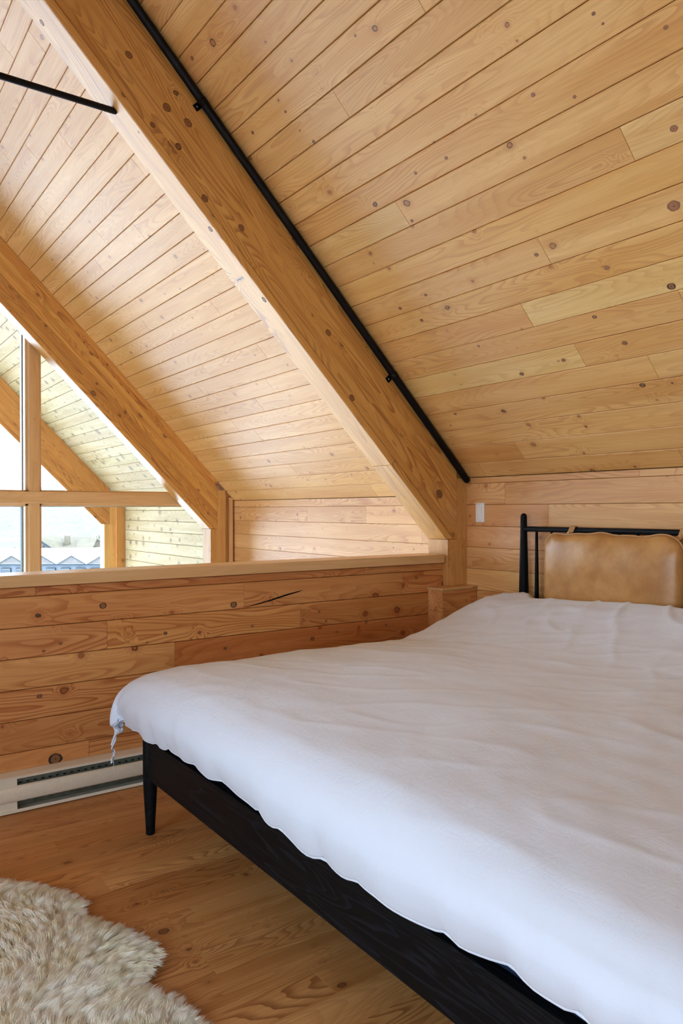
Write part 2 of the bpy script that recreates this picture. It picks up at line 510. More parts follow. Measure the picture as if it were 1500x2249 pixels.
while k < 24:
    sa, sb = S0 + k * CW, S0 + (k + 1) * CW
    sa = max(sa, s_rid + 0.002)
    if sb <= sa + 0.01: k += 1; continue
    for bay, (ya, yb, js) in enumerate(((-1.48, Y1 + 0.09, near_j.get(k, [])), (Y1 + 0.09, 6.99, far_j.get(k, [])))):
        send = s_at_x(DN, XK) if bay == 0 else s_at_x(DN, XF)
        if sa >= send: continue
        sbb = min(sb, send)
        cuts = [ya] + sorted(js) + [yb]
        if bay == 0: cuts.insert(1, -0.9 + random.random() * 1.2)
        for i in range(len(cuts) - 1):
            c = (1, 1, 1)
            if bay == 0:
                idx = i - 1
                c = tone.get((k, max(0, idx)), c) if js or (k, 0) in tone else c
                if i == 0: c = (1, 1, 1)
            plank('plank', RP(DN, sa, cuts[i]), YV, -NV, cuts[i + 1] - cuts[i], sbb - sa, 0.019, M['ceil'], ceiling, c, ch=0.0030 + 0.0012 * random.random(), gap=0.0012)
    k += 1

ceil_l = slope_slab('ceiling_left', -1.5, 7.02, 1.82, M['groove'], mirror=True)
ceil_l2 = slope_slab('ceiling_left', 3.30, 7.02, XK + 0.16, M['wallplain'], n0=DN + 0.0, mirror=True)
for v_ in ceil_l2.data.vertices:
    if v_.co.x > 2 * XR - 1.83: v_.co.x, v_.co.z = (2 * XR - 1.822, EYE + ((DN if v_.co.z < EYE + (DN + 0.2 - XR * sn) / cs else DN + 0.26) - 1.822 * sn) / cs)
tag(ceil_l2, 'lower part of the far roof slope over the great room, out of the frame', kind='structure')
tag(ceil_l, 'sloping pine ceiling on the far side of the ridge, out of the frame', kind='structure')
NL = Vector((-sn, 0, cs)); SL = Vector((-cs, 0, -sn))
for k in range(0, 40):
    sa = s_rid + k * CW
    if sa > s_at_x(DN, 1.80): break
    p = RP(DN, sa, 7.0); p.x = 2 * XR - p.x
    plank('plank', p, -YV, -NL, 8.45, min(CW, s_at_x(DN, 1.80) - sa), 0.019, M['ceil'], ceil_l, ch=0.0025)

# ------------------------------------------------------------------ knee walls
LOW = -2.70
wall_r = box('wall_right', XK + 0.021, XK + 0.12, -1.5, Y1 + 0.1, 0.0, 1.42, M['groove'])
tag(wall_r, 'low knee wall of horizontal pine boards behind the headboard', kind='structure')
# courses measured down from the ceiling junction
zj = EYE + (DN - XK * sn) / cs
zs = [zj, 1.430, 1.299, 1.168, 1.037, 0.905, 0.774, 0.643, 0.512, 0.381, 0.250, 0.119, 0.0]
kj = {0: [2.175], 1: [3.055], 2: [2.737]}
kt = {0: {1: (1.05, 1.1, 1.12)}, 2: {1: (1.08, 1.12, 1.1), 0: (1.0, 0.92, 0.88)}, 3: {0: (1.02, 0.98, 0.98)}, 4: {0: (1.06, 1.08, 1.12)}, 5: {0: (1.12, 1.24, 1.28)}, 6: {0: (0.95, 0.88, 0.8)}}
for i in range(len(zs) - 1):
    cuts = [-1.48] + sorted(kj.get(i, [])) + [Y1 + 0.09]
    for q in range(len(cuts) - 1):
        c = kt.get(i, {}).get(len(cuts) - 2 - q if i in (0,) else q, (1, 1, 1))
        if i == 2: c = {0: (1.06, 1.10, 1.08), 1: (1.0, 0.92, 0.88)}[q]
        plank('plank', Vector((XK, cuts[q], zs[i])) - Vector(wall_r.location), YV, (-1, 0, 0), cuts[q + 1] - cuts[q], zs[i] - zs[i + 1], 0.019, M['wall'], wall_r, c, ch=0.0018)

wall_rf = box('wall_right_far', XF + 0.021, XF + 0.12, Y1 + 0.11, 7.0, LOW, 1.32, M['groove'])
tag(wall_rf, 'sunlit knee wall of pine boards beyond the half wall', kind='structure')
zf = [EYE + (DN - XF * sn) / cs, 1.298, 1.165, 1.034, 0.898, 0.765]
while zf[-1] > LOW + 0.14: zf.append(zf[-1] - 0.133)
zf.append(LOW)
fj = {0: [6.03, 5.12], 1: [6.30, 5.385, 4.555], 2: [6.418, 3.914], 4: [5.51]}
for i in range(len(zf) - 1):
    cuts = [Y1 + 0.11] + sorted(fj.get(i, [])) + [6.99]
    for q in range(len(cuts) - 1):
        plank('plank', Vector((XF, cuts[q], zf[i])) - Vector(wall_rf.location), YV, (-1, 0, 0), cuts[q + 1] - cuts[q], zf[i] - zf[i + 1], 0.019, M['wall'], wall_rf, ch=0.0018)
# filler boards behind the far post and the vertical trim beside it
tr1 = empty('trim_1', (0, 0, 0), 'vertical pine trim boards in the corner between far post and knee wall', kind='structure')
box('filler_board', 3.350, XF - 0.001, 6.765, 6.79, LOW, 1.44, M['post'], tr1, 0.002, along='z')
box('corner_stile', 3.390, 3.430, 6.725, 6.764, LOW, 1.395, M['trimw'], tr1, 0.003, along='z')

wall_l = box('wall_left', 2 * XR - XK - 0.12, 2 * XR - XK, 3.3, 3.6, LOW, 1.42, M['wallplain'])
wl3 = box('wall_left_sill', 2 * XR - XK - 0.12, 2 * XR - XK, 3.6, 7.0, LOW, LOW + 0.3, M['wallplain'])
tag(wl3, 'low sill wall below the added left windows, out of the frame', kind='structure')
added_win4 = empty('added_window_4', (0, 0, 0), 'added windows in the left wall of the great room, out of the frame', kind='structure')  # unseen glazing added to bring more daylight into the far bay
for q in range(4): box('frame_stile', -4.03, -3.95, 3.60 + q * 1.107, 3.68 + q * 1.107, LOW + 0.3, 1.42, M['trimw'], added_win4, 0.003, along='z')
box('pane', -3.99, -3.984, 3.61, 6.99, LOW + 0.31, 1.41, M['glass'], added_win4)
wl2 = box('added_dormer_wall', -3.94, -2.45, 3.30, 3.40, 0.0, 3.1, M['wallplain'])  # belongs to the dormer added for side light
tag(wl2, 'side wall of the added dormer on the left, out of the frame', kind='structure')
added_win3 = empty('added_window_3', (0, 0, 0), 'tall added dormer glazing on the left, out of the frame', kind='structure')  # unseen dormer added so cool light reaches the bed from the left
for q in range(4):
    box('frame_stile', -2.50, -2.42, -1.5 + q * 1.573, -1.42 + q * 1.573, 0.0, 3.0, M['trimw'], added_win3, 0.003, along='z')
for z_ in (0.0, 2.3): box('frame_rail', -2.50, -2.42, -1.419, 3.218, z_, z_ + 0.08, M['trimw'], added_win3, 0.003, along='y')
box('header', -2.50, -2.42, -1.419, 3.218, 2.381, 3.02, M['wallplain'], added_win3, along='y')
box('pane', -2.465, -2.459, -1.41, 1.64, 0.501, 2.299, M['glass'], added_win3)
box('blank_panel', -2.47, -2.45, -1.41, 1.64, 0.081, 0.5, M['wallplain'], added_win3)
box('blank_panel', -2.47, -2.45, 1.73, 3.21, 0.081, 2.299, M['wallplain'], added_win3)  # panels close part of the added glazing to cut side light
tag(wall_l, 'plain pine wall on the left, out of the frame', kind='structure')

# rear gable with an added window behind the camera
wall_b = empty('wall_rear', (0, 0, 0), 'plain pine gable wall behind the camera', kind='structure')
XL = 2 * XR - XK
RW = (-3.5, -0.6, 0.5, 2.2)     # added rear window x0,x1,z0,z1
box('panel', XL, XK, -1.56, -1.5, 0, RW[2], M['wallplain'], wall_b)
box('panel', XL, RW[0], -1.56, -1.5, RW[2], 1.5, M['wallplain'], wall_b)
box('panel', RW[1], XK, -1.56, -1.5, RW[2], 1.5, M['wallplain'], wall_b)


def roof_z(x, n): return EYE + (n - (x if x > XR else 2 * XR - x) * sn) / cs


xs = 0.5
prism('panel', [(RW[1], 1.5), (XK, 1.5), (XK, roof_z(XK, DN)), (XR, roof_z(XR, DN)), (RW[1], roof_z(RW[1], DN))], -1.56, -1.5, M['wallplain'], wall_b)
prism('panel', [(RW[0], 2.2), (RW[1], 2.2), (RW[1], roof_z(RW[1], DN)), (2 * XR - 1.6, roof_z(1.6, DN)), (2 * XR - 2.4, 2.2)][1:], -1.56, -1.5, M['wallplain'], wall_b)
added_win2 = empty('added_window_2', (0, 0, 0), 'added window in the gable behind the camera', kind='structure')  # unseen window added to light the near room from behind
for a, b in ((RW[0], RW[0] + 0.06), (RW[1] - 0.06, RW[1]), (-2.1, -2.04)):
    box('frame_stile', a, b, -1.56, -1.49, RW[2], RW[3], M['trimw'], added_win2, 0.003, along='z')
box('pane', RW[0] + 0.061, RW[1] - 0.061, -1.535, -1.53, RW[2] + 0.01, RW[3] - 0.01, M['glass'], added_win2)

# ------------------------------------------------------------------ floors
floor = box('floor', XL, XK + 0.1, -1.5, YC + 0.001, -0.30, -0.021, M['groove'])
tag(floor, 'loft floor of varnished pine boards', kind='structure')
fl_off = -Vector(floor.location)
y = 3.106
rows = []
while y > -1.45:
    rows.append(y); y -= 0.1245
rows = [YC - 0.002, 3.355, 3.2305] + rows + [-1.48]
fjx = {}
rf = random.Random(5)
known = {2.982: [0.75, 2.4, -1.2], 2.857: [0.20, 1.9], 2.61: [0.81, -0.6, 2.2], 2.485: [0.40, 1.72], 2.36: [1.35, -0.3], 2.0: [0.9, -0.9], 1.86: [0.55, 1.5], 1.74: [1.12, -0.2]}
for i in range(len(rows) - 1):
    top, bot = rows[i], rows[i + 1]
    js = None
    for kk, vv in known.items():
        if abs(top - kk) < 0.055: js = vv
    if js is None: js = [rf.uniform(-2.5, -0.6), rf.uniform(-0.2, 2.6)]
    cuts = [XL + 0.02] + sorted(js) + [XK - 0.002]
    for q in range(len(cuts) - 1):
        w = 0.92 + 0.12 * rf.random(); g = 0.96 + 0.07 * rf.random()
        c = (w, w * g, w * g * g)
        if rf.random() < 0.12: c = (1.08, 1.14, 1.15)
        plank('plank', Vector((cuts[q], bot, 0)) + fl_off, (1, 0, 0), (0, 0, 1), cuts[q + 1] - cuts[q], top - bot, 0.018, M['floor'], floor, c, ch=0.0005, gap=0.0004)
low = box('floor_lower', XL, XF + 0.1, YC + 0.02, 7.1, LOW - 0.1, LOW, M['bounce_white'])
tag(low, 'lower floor of the great room below the loft, kept pale to bounce light', kind='structure')
box('edge_beam', XL, XK, YC + 0.0, YC + 0.16, -0.30, -0.022, M['wallplain'], floor)
# wall under the loft
lw = box('wall_lower', XL, XF, YC + 0.03, YC + 0.15, LOW, -0.31, M['bounce_white'])
tag(lw, 'plain wall under the loft edge, kept pale to bounce light', kind='structure')

# ------------------------------------------------------------------ half wall (guard)
XP = 3.185
guard = box('wall_front', XL + 0.01, XP - 0.001, YC + 0.020, YC + 0.15, -0.02, 0.940, M['groove'])
tag(guard, 'waist-high half wall of reddish knotty fir boards at the loft edge', kind='structure')
go = -Vector(guard.location)
zg = [0.940, 0.8987, 0.7652, 0.633, 0.4995, 0.3665, 0.233, 0.100, 0.0]
gj = {0: [0.79, 2.576], 1: [1.802, 2.856], 2: [1.100, 2.141], 3: [1.427], 5: [-0.6], 6: [1.016]}
gt = {(1, 0): (1.04, 1.04, 1.0), (1, 1): (0.98, 1.0, 0.98), (1, 2): (0.94, 0.88, 0.82), (2, 0): (0.97, 0.97, 0.97), (2, 1): (1.0, 1.02, 0.92), (2, 2): (0.92, 0.88, 0.80),
      (3, 0): (0.98, 1.02, 0.98), (3, 1): (0.88, 0.70, 0.60), (4, 0): (0.95, 0.93, 0.90), (5, 1): (0.92, 0.90, 0.88), (0, 0): (0.95, 0.9, 0.85), (0, 1): (0.95, 0.85, 0.8), (0, 2): (1.0, 0.98, 0.95)}
for i in range(len(zg) - 1):
    cuts = [XL + 0.02] + gj.get(i, []) + [XP]
    for q in range(len(cuts) - 1):
        plank('plank', Vector((cuts[q], YC, zg[i + 1])) + go, (1, 0, 0), (0, -1, 0), cuts[q + 1] - cuts[q], zg[i] - zg[i + 1], 0.019, M['guard'], guard,
              gt.get((i, q), (1, 1, 1)), ch=0.0026, gap=0.0012)
# long weather check (crack) in the second board, as in the wood
ck = []
for a, (x, z, w) in enumerate(((1.815, 0.770, 0.001), (1.87, 0.781, 0.005), (1.96, 0.797, 0.008), (2.05, 0.817, 0.009), (2.13, 0.831, 0.006), (2.16, 0.838, 0.0005))):
    ck += [(x, -0.0006, z - w / 2), (x, -0.0006, z + w / 2)]
o = link_mesh('split', [Vector((x, YC + yy, z)) + go for x, yy, z in ck], [(2 * i, 2 * i + 2, 2 * i + 3, 2 * i + 1) for i in range(5)], M['slot'], guard)
o['label'] = 'dark split along the grain'
cap = box('cap_rail', XL + 0.02, 3.172, 3.385, 3.578, 0.9425, 0.9940, M['trimw'], guard, 0.003)
cap['label'] = 'smooth honey coloured cap board'

# ------------------------------------------------------------------ beams and posts
N0, N1 = 2.130, DN - 0.001
XE, ZE = 3.2585, 1.086


def s_end(n):
    return min(s_at_x(n, XE), (n * cs - (ZE - EYE)) / sn)


def beam(name, y0, label, tones, joints=None, nlo=N0, mirror=False, thick=TB, n_top=N1):
    ob = empty(name, (0, 0, 0), label, 'beam')
    nl = 9
    edges = [nlo + (n_top - nlo) * i / nl for i in range(nl + 1)]
    ncorner = (XE * sn) + (ZE - EYE) * cs
    sr = {n: s_at_x(n, XR) + 0.0 for n in edges}
    for i in range(nl):
        a, b = edges[i], edges[i + 1]
        pts = [(sr[a], a), (s_end(a), a)]
        if a < ncorner < b: pts.append((s_at_x(ncorner, XE), ncorner))
        pts += [(s_end(b), b), (sr[b], b)]
        cuts = [None]
        if joints and i in joints: cuts = joints[i]
        segs = [(pts, tones[i % len(tones)])]
        if joints and i in joints:
            sj = joints[i]
            segs = [([(sr[a], a), (sj, a), (sj, b), (sr[b], b)], tones[i]), ([(sj, a)] + pts[1:-1] + [(sj, b)], (tones[i][0] * 0.93, tones[i][1] * 0.9, tones[i][2] * 0.86))]
        for ps, tn in segs:
            # local frame: X along slope, Y = -? , Z = -y (towards camera)
            org = RP(0, 0, y0)
            kx = len(ps)
            # local coordinates: X = SV, Z = -YV -> Y = Z x X
            Zd = -YV; Yd = Zd.cross(SV)
            sg = 1 if Yd.dot(NV) > 0 else -1
            v = [(s_, sg * n_, 0) for s_, n_ in ps] + [(s_, sg * n_, -thick) for s_, n_ in ps]
            f = [tuple(range(kx)), tuple(range(2 * kx - 1, kx - 1, -1))] + [(j, j + kx, (j + 1) % kx + kx, (j + 1) % kx) for j in range(kx)]
            me = link_mesh('lamination', v, f, M['glulam'], ob)
            bm = bmesh.new(); bm.from_mesh(me.data); bmesh.ops.recalc_face_normals(bm, faces=bm.faces); bm.to_mesh(me.data); bm.free()
            me.matrix_local = frame_matrix(org, SV, Zd)
            if mirror:
                mm_ = Matrix.Translation((2 * XR, 0, 0)) @ Matrix.Scale(-1, 4, (1, 0, 0)) @ frame_matrix(org, SV, Zd)
                me.data.transform(mm_); me.data.flip_normals(); me.matrix_local = Matrix.Identity(4)
            me.color = (*tn, 1)
            if i == 0: bevel_mod(me, 0.006, 2)
    return ob


t1 = [(1.06, 1.08, 1.1), (0.98, 0.97, 0.95), (1.0, 1.0, 1.0), (0.95, 0.93, 0.9), (1.02, 1.02, 1.0), (0.97, 0.95, 0.92), (1.02, 1.03, 1.05), (0.92, 0.86, 0.8), (1.06, 1.07, 1.08)]
t2 = [(1.02, 1.0, 0.98), (1.0, 0.98, 0.95), (0.95, 0.90, 0.85), (0.82, 0.74, 0.68), (1.05, 1.06, 1.0), (1.02, 1.0, 0.95), (1.12, 1.22, 1.25), (0.95, 0.85, 0.75), (1.05, 1.03, 1.0)]
near_beam = beam('rafter_beam', Y1, 'thick honey-coloured laminated rafter running diagonally above the half wall, nearest of the rafters', t1, {0: 1.745})
beam('rafter_beam', Y2, 'laminated rafter at the gable window wall, indoors, second from the bed', t2)
beam('rafter_beam', Y3, 'reddish laminated rafter outdoors under the porch soffit, seen through the glass', [(0.80, 0.60, 0.46)] * 9, nlo=2.105)
beam('rafter_beam', Y1, 'mirror-side rafter beyond the ridge above the half wall, out of frame', t1, mirror=True)
beam('rafter_beam', Y2, 'mirror-side rafter beyond the ridge at the window wall, out of frame', t2, mirror=True)


def post(y0, zb, label, xr=XK - 0.001, color=(1, 1, 1)):
    ob = empty('post', (XP, y0, zb), label, 'post')
    # shoulder post and the tongue that rises beside the beam end
    zt = EYE + (DN - 0.003 - xr * sn) / cs
    a = box('shaft', XP, xr, y0, y0 + TB, zb, ZE - 0.0015, M['post'], ob, 0.002, along='z'); a.color = (*color, 1)
    b = box('tongue', XE + 0.0015, xr, y0 + 0.0005, y0 + TB, ZE - 0.0015, zt, M['post'], ob, 0.0, along='z'); b.color = (*color, 1)
    return ob


post(Y1, 0.80, 'square fir post carrying the nearest rafter, standing on the small boxed ledge')
post(Y2, LOW, 'square fir post under the second rafter, at the right end of the gable window')
post(Y3, -3.0, 'outdoor fir post under the porch rafter, seen through the window', color=(1.05, 0.98, 0.9))

# boxed ledge under the near post
ledge = empty('boxed_ledge', (3.20, 3.34, 0), 'small boxed-in wooden ledge with cap board under the near post', 'ledge')
box('side_panel', 3.058, 3.342, 3.286, YC - 0.001, 0, 0.66, M['guard'], ledge, 0.001)
box('side_panel', 3.058, 3.342, 3.286, YC - 0.001, 0.661, 0.787, M['guard'], ledge, 0.001)
c_ = box('cap_board', 3.050, 3.346, 3.277, YC - 0.0005, 0.7875, 0.7995, M['trimw'], ledge, 0.002)

# steel tie rod
tie = tube('tie_rod', [(1.155, 3.455, 3.128), (-1.755, 3.455, 3.128)], 0.0145, M['black_metal'])
tag(tie, 'thin black steel tie rod running from the nearest rafter out of the upper left corner', 'rod')

# black pipe beside the beam
pe = empty('wall_pipe', RP(2.493, 0, 3.349), 'long black pipe clipped along the top of the nearest rafter, under the ceiling boards', 'pipe')
pt = tube('pipe', [RP(2.493, -2.6, 3.349), RP(2.493, 2.205, 3.349)], 0.0205, M['black_metal'], seg=20)
pt.parent = pe; pt.location = -pe.location
for s_ in (-0.315, 1.375):
    ce = []
    v, f = box_data(-0.017, 0.017, -0.050, 0.0, -0.003, 0.0)
    o = link_mesh('pipe_clip', v, f, M['black_metal'], pe)
    o.matrix_local = Matrix.Translation(-pe.location) @ frame_matrix(RP(2.497, s_, Y1 - 0.0005), SV, -YV)
    if o.matrix_local.to_3x3().col[1].dot(NV) < 0:
        pass
    for vv in o.data.vertices: vv.co.z += 0.0035
    bevel_mod(o, 0.004)
    # saddle ring
    rg = []
    sd = tube('saddle', [RP(2.493, s_ - 0.016, 3.349), RP(2.493, s_ + 0.016, 3.349)], 0.0228, M['black_metal'], seg=20, caps='flat')
    sd.parent = pe; sd.location = -pe.location
    sc = tube('screw', [RP(2.497 - 0.033, s_, Y1 - 0.004), RP(2.497 - 0.033, s_, Y1 - 0.0065)], 0.0048, M['screw'], seg=12, caps='flat')
    sc.parent = o; sc.matrix_parent_inverse = (Matrix.Translation(pe.location) @ Matrix.Translation(-pe.location) @ frame_matrix(RP(2.497, s_, Y1 - 0.0005), SV, -YV)).inverted()

# ------------------------------------------------------------------ gable window wall
win = empty('window_1', (0, 0, 0), 'tall gable window wall with pine mullions and transom', kind='structure')
ZT0, ZT1 = EYE + 0.060, EYE + 0.168
MX = [1.552, 0.0, -1.552, -3.1]
zb = LOW


def zroof(x): return EYE + (DN - 0.03 - (x if x > XR else 2 * XR - x) * sn) / cs


for mx in MX:
    for part, (a, b, y0, y1, mt) in {'mullion': (mx, mx + 0.090, YW, YW + 0.13, 'trimw'), 'mullion_stop': (mx - 0.022, mx + 0.113, YW + 0.045, YW + 0.125, 'trimw'),
                                     'outer_cladding': (mx - 0.030, mx + 0.121, YW + 0.145, YW + 0.20, 'alu')}.items():
        zt = min(zroof(a), zroof(b)) - 0.001
        for z0, z1 in ((zb, ZT0 if part == 'mullion' else ZT0), (ZT1, zt)):
            poly = [(a, z0), (b, z0), (b, z1 if z1 < zt else zroof(b)), (a, z1 if z1 < zt else zroof(a))]
            if z1 < zt: box(part, a, b, y0, y1, z0, z1, M[mt], win, 0.002, along='z')
            else:
                v = [(z0, 0, 0), (z0, b - a, 0), (zroof(b), b - a, 0), (zroof(a), 0, 0)]
                v = v + [(p[0], p[1], y1 - y0) for p in v]
                f = [(0, 1, 2, 3), (7, 6, 5, 4), (0, 4, 5, 1), (1, 5, 6, 2), (2, 6, 7, 3), (3, 7, 4, 0)]
                o = link_mesh(part, v, f, M[mt], win)
                o.matrix_local = Matrix(((0, 1, 0, a), (0, 0, 1, y0), (1, 0, 0, 0), (0, 0, 0, 1)))
                bm = bmesh.new(); bm.from_mesh(o.data); bmesh.ops.recalc_face_normals(bm, faces=bm.faces); bm.to_mesh(o.data); bm.free()
                bevel_mod(o, 0.002)
    box('gasket', mx - 0.033, mx - 0.0305, YW + 0.15, YW + 0.195, zb, ZT0, M['gasket'], win)
tx0, tx1 = -3.3, XF - 0.01
for (z0, z1, y0, y1, nm) in ((ZT0, ZT1, YW - 0.002, YW + 0.128, 'transom'), (ZT0 - 0.022, ZT1 + 0.012, YW + 0.045, YW + 0.125, 'transom_stop'),
                             (-0.32, -0.16, YW, YW + 0.13, 'transom'), (LOW, LOW + 0.2, YW, YW + 0.13, 'sill')):
    xa, xb = (tx0, tx1)
    if z0 > 1: xb = min(XF, (DN - 0.03 - (z1 - EYE) * cs) / sn) - 0.02; xa = 2 * XR - xb
    box(nm, xa, xb, y0, y1, z0, z1, M['trimw'], win, 0.003)
box('outer_cladding', -3.3, 3.2, YW + 0.145, YW + 0.2, ZT0 - 0.028, ZT0 - 0.022, M['alu'], win)
# panes, clipped by the roof slope
bounds = [XF - 0.02] + MX + [2 * XR - XF]
for i in range(len(bounds) - 1):
    xb, xa = bounds[i], bounds[i + 1]
    if i > 0: xb -= 0.0
    xa2 = xa + (0.09 if i < len(MX) else 0)
    for z0, z1 in ((LOW + 0.2, -0.32), (-0.16, ZT0)):
        prism('pane', [(xa2, z0), (xb, z0), (xb, z1), (xa2, z1)], YW + 0.132, YW + 0.138, M['glass'], win)
    pl = [(xa2, ZT1), (xb, ZT1)]
    if zroof(xb) > ZT1: pl.append((xb, zroof(xb)))
    else: pl[1] = (min(xb, (DN - 0.03 - (ZT1 - EYE) * cs) / sn), ZT1)
    if xa2 < XR < xb: pl.append((XR, zroof(XR)))
    if zroof(xa2) > ZT1: pl.append((xa2, zroof(xa2)))
    if zroof(xa2) <= ZT1: pl[0] = (2 * XR - (DN - 0.03 - (ZT1 - EYE) * cs) / sn, ZT1)
    if len(pl) >= 3: prism('pane', pl, YW + 0.132, YW + 0.138, M['glass'], win)

# ------------------------------------------------------------------ porch outside
PY0, PY1 = 7.14, 10.45
pc = slope_slab('ceiling_porch', PY0, PY1, XF + 0.7, M['groove'])
tag(pc, 'porch soffit of pale knotty boards outside the gable window', kind='structure')
k = -17
while True:
    sa = max(S0 + 0.026 + k * CW, s_rid + 0.002); sb = S0 + 0.026 + (k + 1) * CW
    if sa > s_at_x(DN, XF + 0.6): break
    cuts = [PY0 + 0.01, PY1 - 0.01]
    if k % 3 == 1: cuts.insert(1, PY0 + 1.0 + 2.5 * random.random())
    for i in range(len(cuts) - 1):
        w = 0.96 + 0.1 * random.random()
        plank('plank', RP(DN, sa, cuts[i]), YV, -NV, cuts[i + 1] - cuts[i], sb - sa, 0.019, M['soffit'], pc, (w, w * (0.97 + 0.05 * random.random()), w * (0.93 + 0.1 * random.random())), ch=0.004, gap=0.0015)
    k += 1
wp = box('wall_porch', XF + 0.021, XF + 0.12, PY0, 9.94, -3.0, 1.30, M['groove'])
tag(wp, 'porch side wall of pale knotty boards outside the window', kind='structure')
z = 1.27 + 0.10
z1_ = 1.27 + 0.094
zz = [z1_, 1.268]
while zz[-1] > -2.9: zz.append(zz[-1] - 0.132)
for i in range(len(zz) - 1):
    cuts = [PY0 + 0.01, 9.93]
    if i % 4 == 2: cuts.insert(1, 8.3)
    for q in range(len(cuts) - 1):
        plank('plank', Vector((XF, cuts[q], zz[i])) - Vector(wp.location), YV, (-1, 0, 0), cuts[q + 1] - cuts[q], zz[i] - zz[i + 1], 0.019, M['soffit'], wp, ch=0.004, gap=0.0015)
o = box('corner_board', 3.338, 3.50, 9.955, 9.985, -3.0, 1.36, M['post'], wp, 0.002, along='z')
o.color = (0.9, 0.7, 0.55, 1); o['label'] = 'reddish brown corner board'
deck = box('porch_deck', XL, XF + 0.3, 7.2, 10.4, LOW - 0.35, LOW - 0.15, M['snow'])
tag(deck, 'snow covered deck below the porch roof', kind='structure')

# ------------------------------------------------------------------ individual knots standing in the boards


def mat_knot():
    t = NT('pine_knot')
    tc = t.n('ShaderNodeTexCoord'); oi = t.n('ShaderNodeObjectInfo')
    P = t.vmath('MULTIPLY', tc.outputs['Object'], (1, 1, 0))
    r = t.vmath('LENGTH', P)
    r = t.math('MULTIPLY_ADD', t.noise(tc.outputs['Object'], 1.6, 2), 0.25, t.math('SUBTRACT', r, 0.12))
    fr = t.math('FRACT', t.math('MULTIPLY', r, 4.2))
    c = t.mix(t.smooth(fr, 0.2, 0.9), (0.33, 0.145, 0.055), (0.19, 0.07, 0.025))
    c = t.mix(t.smooth(r, 0.20, 0.08), c, (0.06, 0.025, 0.012))
    c = t.mix(t.math('MULTIPLY', t.smooth(r, 0.66, 0.86), oi.outputs['Alpha']), c, (0.03, 0.016, 0.01))
    c = t.mix(1.0, c, oi.outputs['Color'], 'MULTIPLY')
    t.l(c, t.b.inputs['Base Color']); t.b.inputs['Roughness'].default_value = 0.5
    return t.m


M['knot'] = mat_knot()
krng = random.Random(3)


def knot(parent, origin, xd, zd, r, ring, k=1.0):
    v = [(0, 0, 0.02)]; nk = 16
    for i in range(nk):
        a = 2 * math.pi * i / nk
        rr = (0.93 + 0.14 * krng.random())
        v.append((1.15 * rr * math.cos(a), 0.95 * rr * math.sin(a), 0))
    f = [(0, i + 1, (i + 1) % nk + 1) for i in range(nk)]
    o = link_mesh('knot', v, f, M['knot'], parent)
    mm_ = frame_matrix(origin, xd, zd) @ Matrix.Diagonal((r, r, r, 1))
    o.matrix_local = Matrix.Translation(-Vector(parent.location)) @ mm_
    c = k * (0.85 + 0.3 * krng.random())
    o.color = (c, c, c, 1.0 if ring else 0.35)
    return o


KG= [(1.081, 0.835, 0.0145, 1), (1.743, 0.79, 0.0162, 1), (0.893, 0.683, 0.008, 0), (0.822, 0.656, 0.006, 1), (1.379, 0.68, 0.0087, 1), (1.289, 0.645, 0.0054, 0), (0.804, 0.462, 0.0099, 1), (1.157, 0.392, 0.0147, 0), (1.696, 0.573, 0.0092, 0), (2.219, 0.568, 0.0111, 1), (2.382, 0.59, 0.0089, 0), (2.585, 0.625, 0.0091, 0), (2.732, 0.598, 0.008, 0), (2.264, 0.713, 0.0075, 0), (2.309, 0.657, 0.0075, 0), (2.964, 0.86, 0.011, 0), (1.85, 0.671, 0.0082, 0), (0.87, 0.176, 0.026, 1)]
KC= [(-0.477, 3.259, 0.0106, 0), (-0.071, 3.198, 0.0088, 1), (-0.048, 2.918, 0.0072, 0), (0.123, 2.869, 0.0083, 1), (0.051, 2.906, 0.0052, 0), (0.496, 2.75, 0.0127, 1), (0.462, 2.436, 0.0078, 0), (0.469, 2.252, 0.0074, 1), (0.425, 1.774, 0.0081, 0), (0.499, 1.637, 0.0063, 0), (0.305, 1.461, 0.0057, 1), (0.345, 1.447, 0.0043, 1), (0.448, 1.279, 0.0069, 0), (0.737, 1.374, 0.0119, 0), (0.987, 1.479, 0.0209, 0), (0.987, 2.093, 0.0096, 0), (1.137, 1.826, 0.0109, 0), (1.288, 1.615, 0.0157, 1), (1.336, 1.985, 0.0097, 1), (1.338, 2.668, 0.0091, 0), (1.114, 2.919, 0.0094, 1), (1.015, 3.008, 0.0095, 1), (1.515, 2.246, 0.0106, 0), (1.545, 2.516, 0.0113, 1), (1.491, 1.914, 0.0117, 0), (1.72, 1.934, 0.0121, 1), (1.752, 2.766, 0.0097, 1), (1.914, 2.332, 0.0079, 0), (1.722, 3.116, 0.0091, 1), (0.993, 2.792, 0.0079, 1), (-0.095, 2.34, 0.0062, 0), (0.637, 2.603, 0.0083, 1)]
KB= [(-0.647, 2.32, 0.0167, 0), (-0.388, 2.32, 0.0194, 0), (-0.283, 2.368, 0.0197, 0), (-0.416, 2.409, 0.0109, 1), (-0.227, 2.243, 0.0152, 1), (-0.364, 2.198, 0.0128, 0), (0.022, 2.188, 0.0178, 0), (0.233, 2.26, 0.0161, 0), (0.931, 2.314, 0.0174, 0), (1.285, 2.187, 0.0178, 0), (2.123, 2.282, 0.0249, 0)]
KU= [(-0.954, 3.499, 0.0122, 1), (0.146, 3.406, 0.0136, 1), (0.572, 3.4, 0.0142, 1), (-0.377, 3.401, 0.0051, 0)]

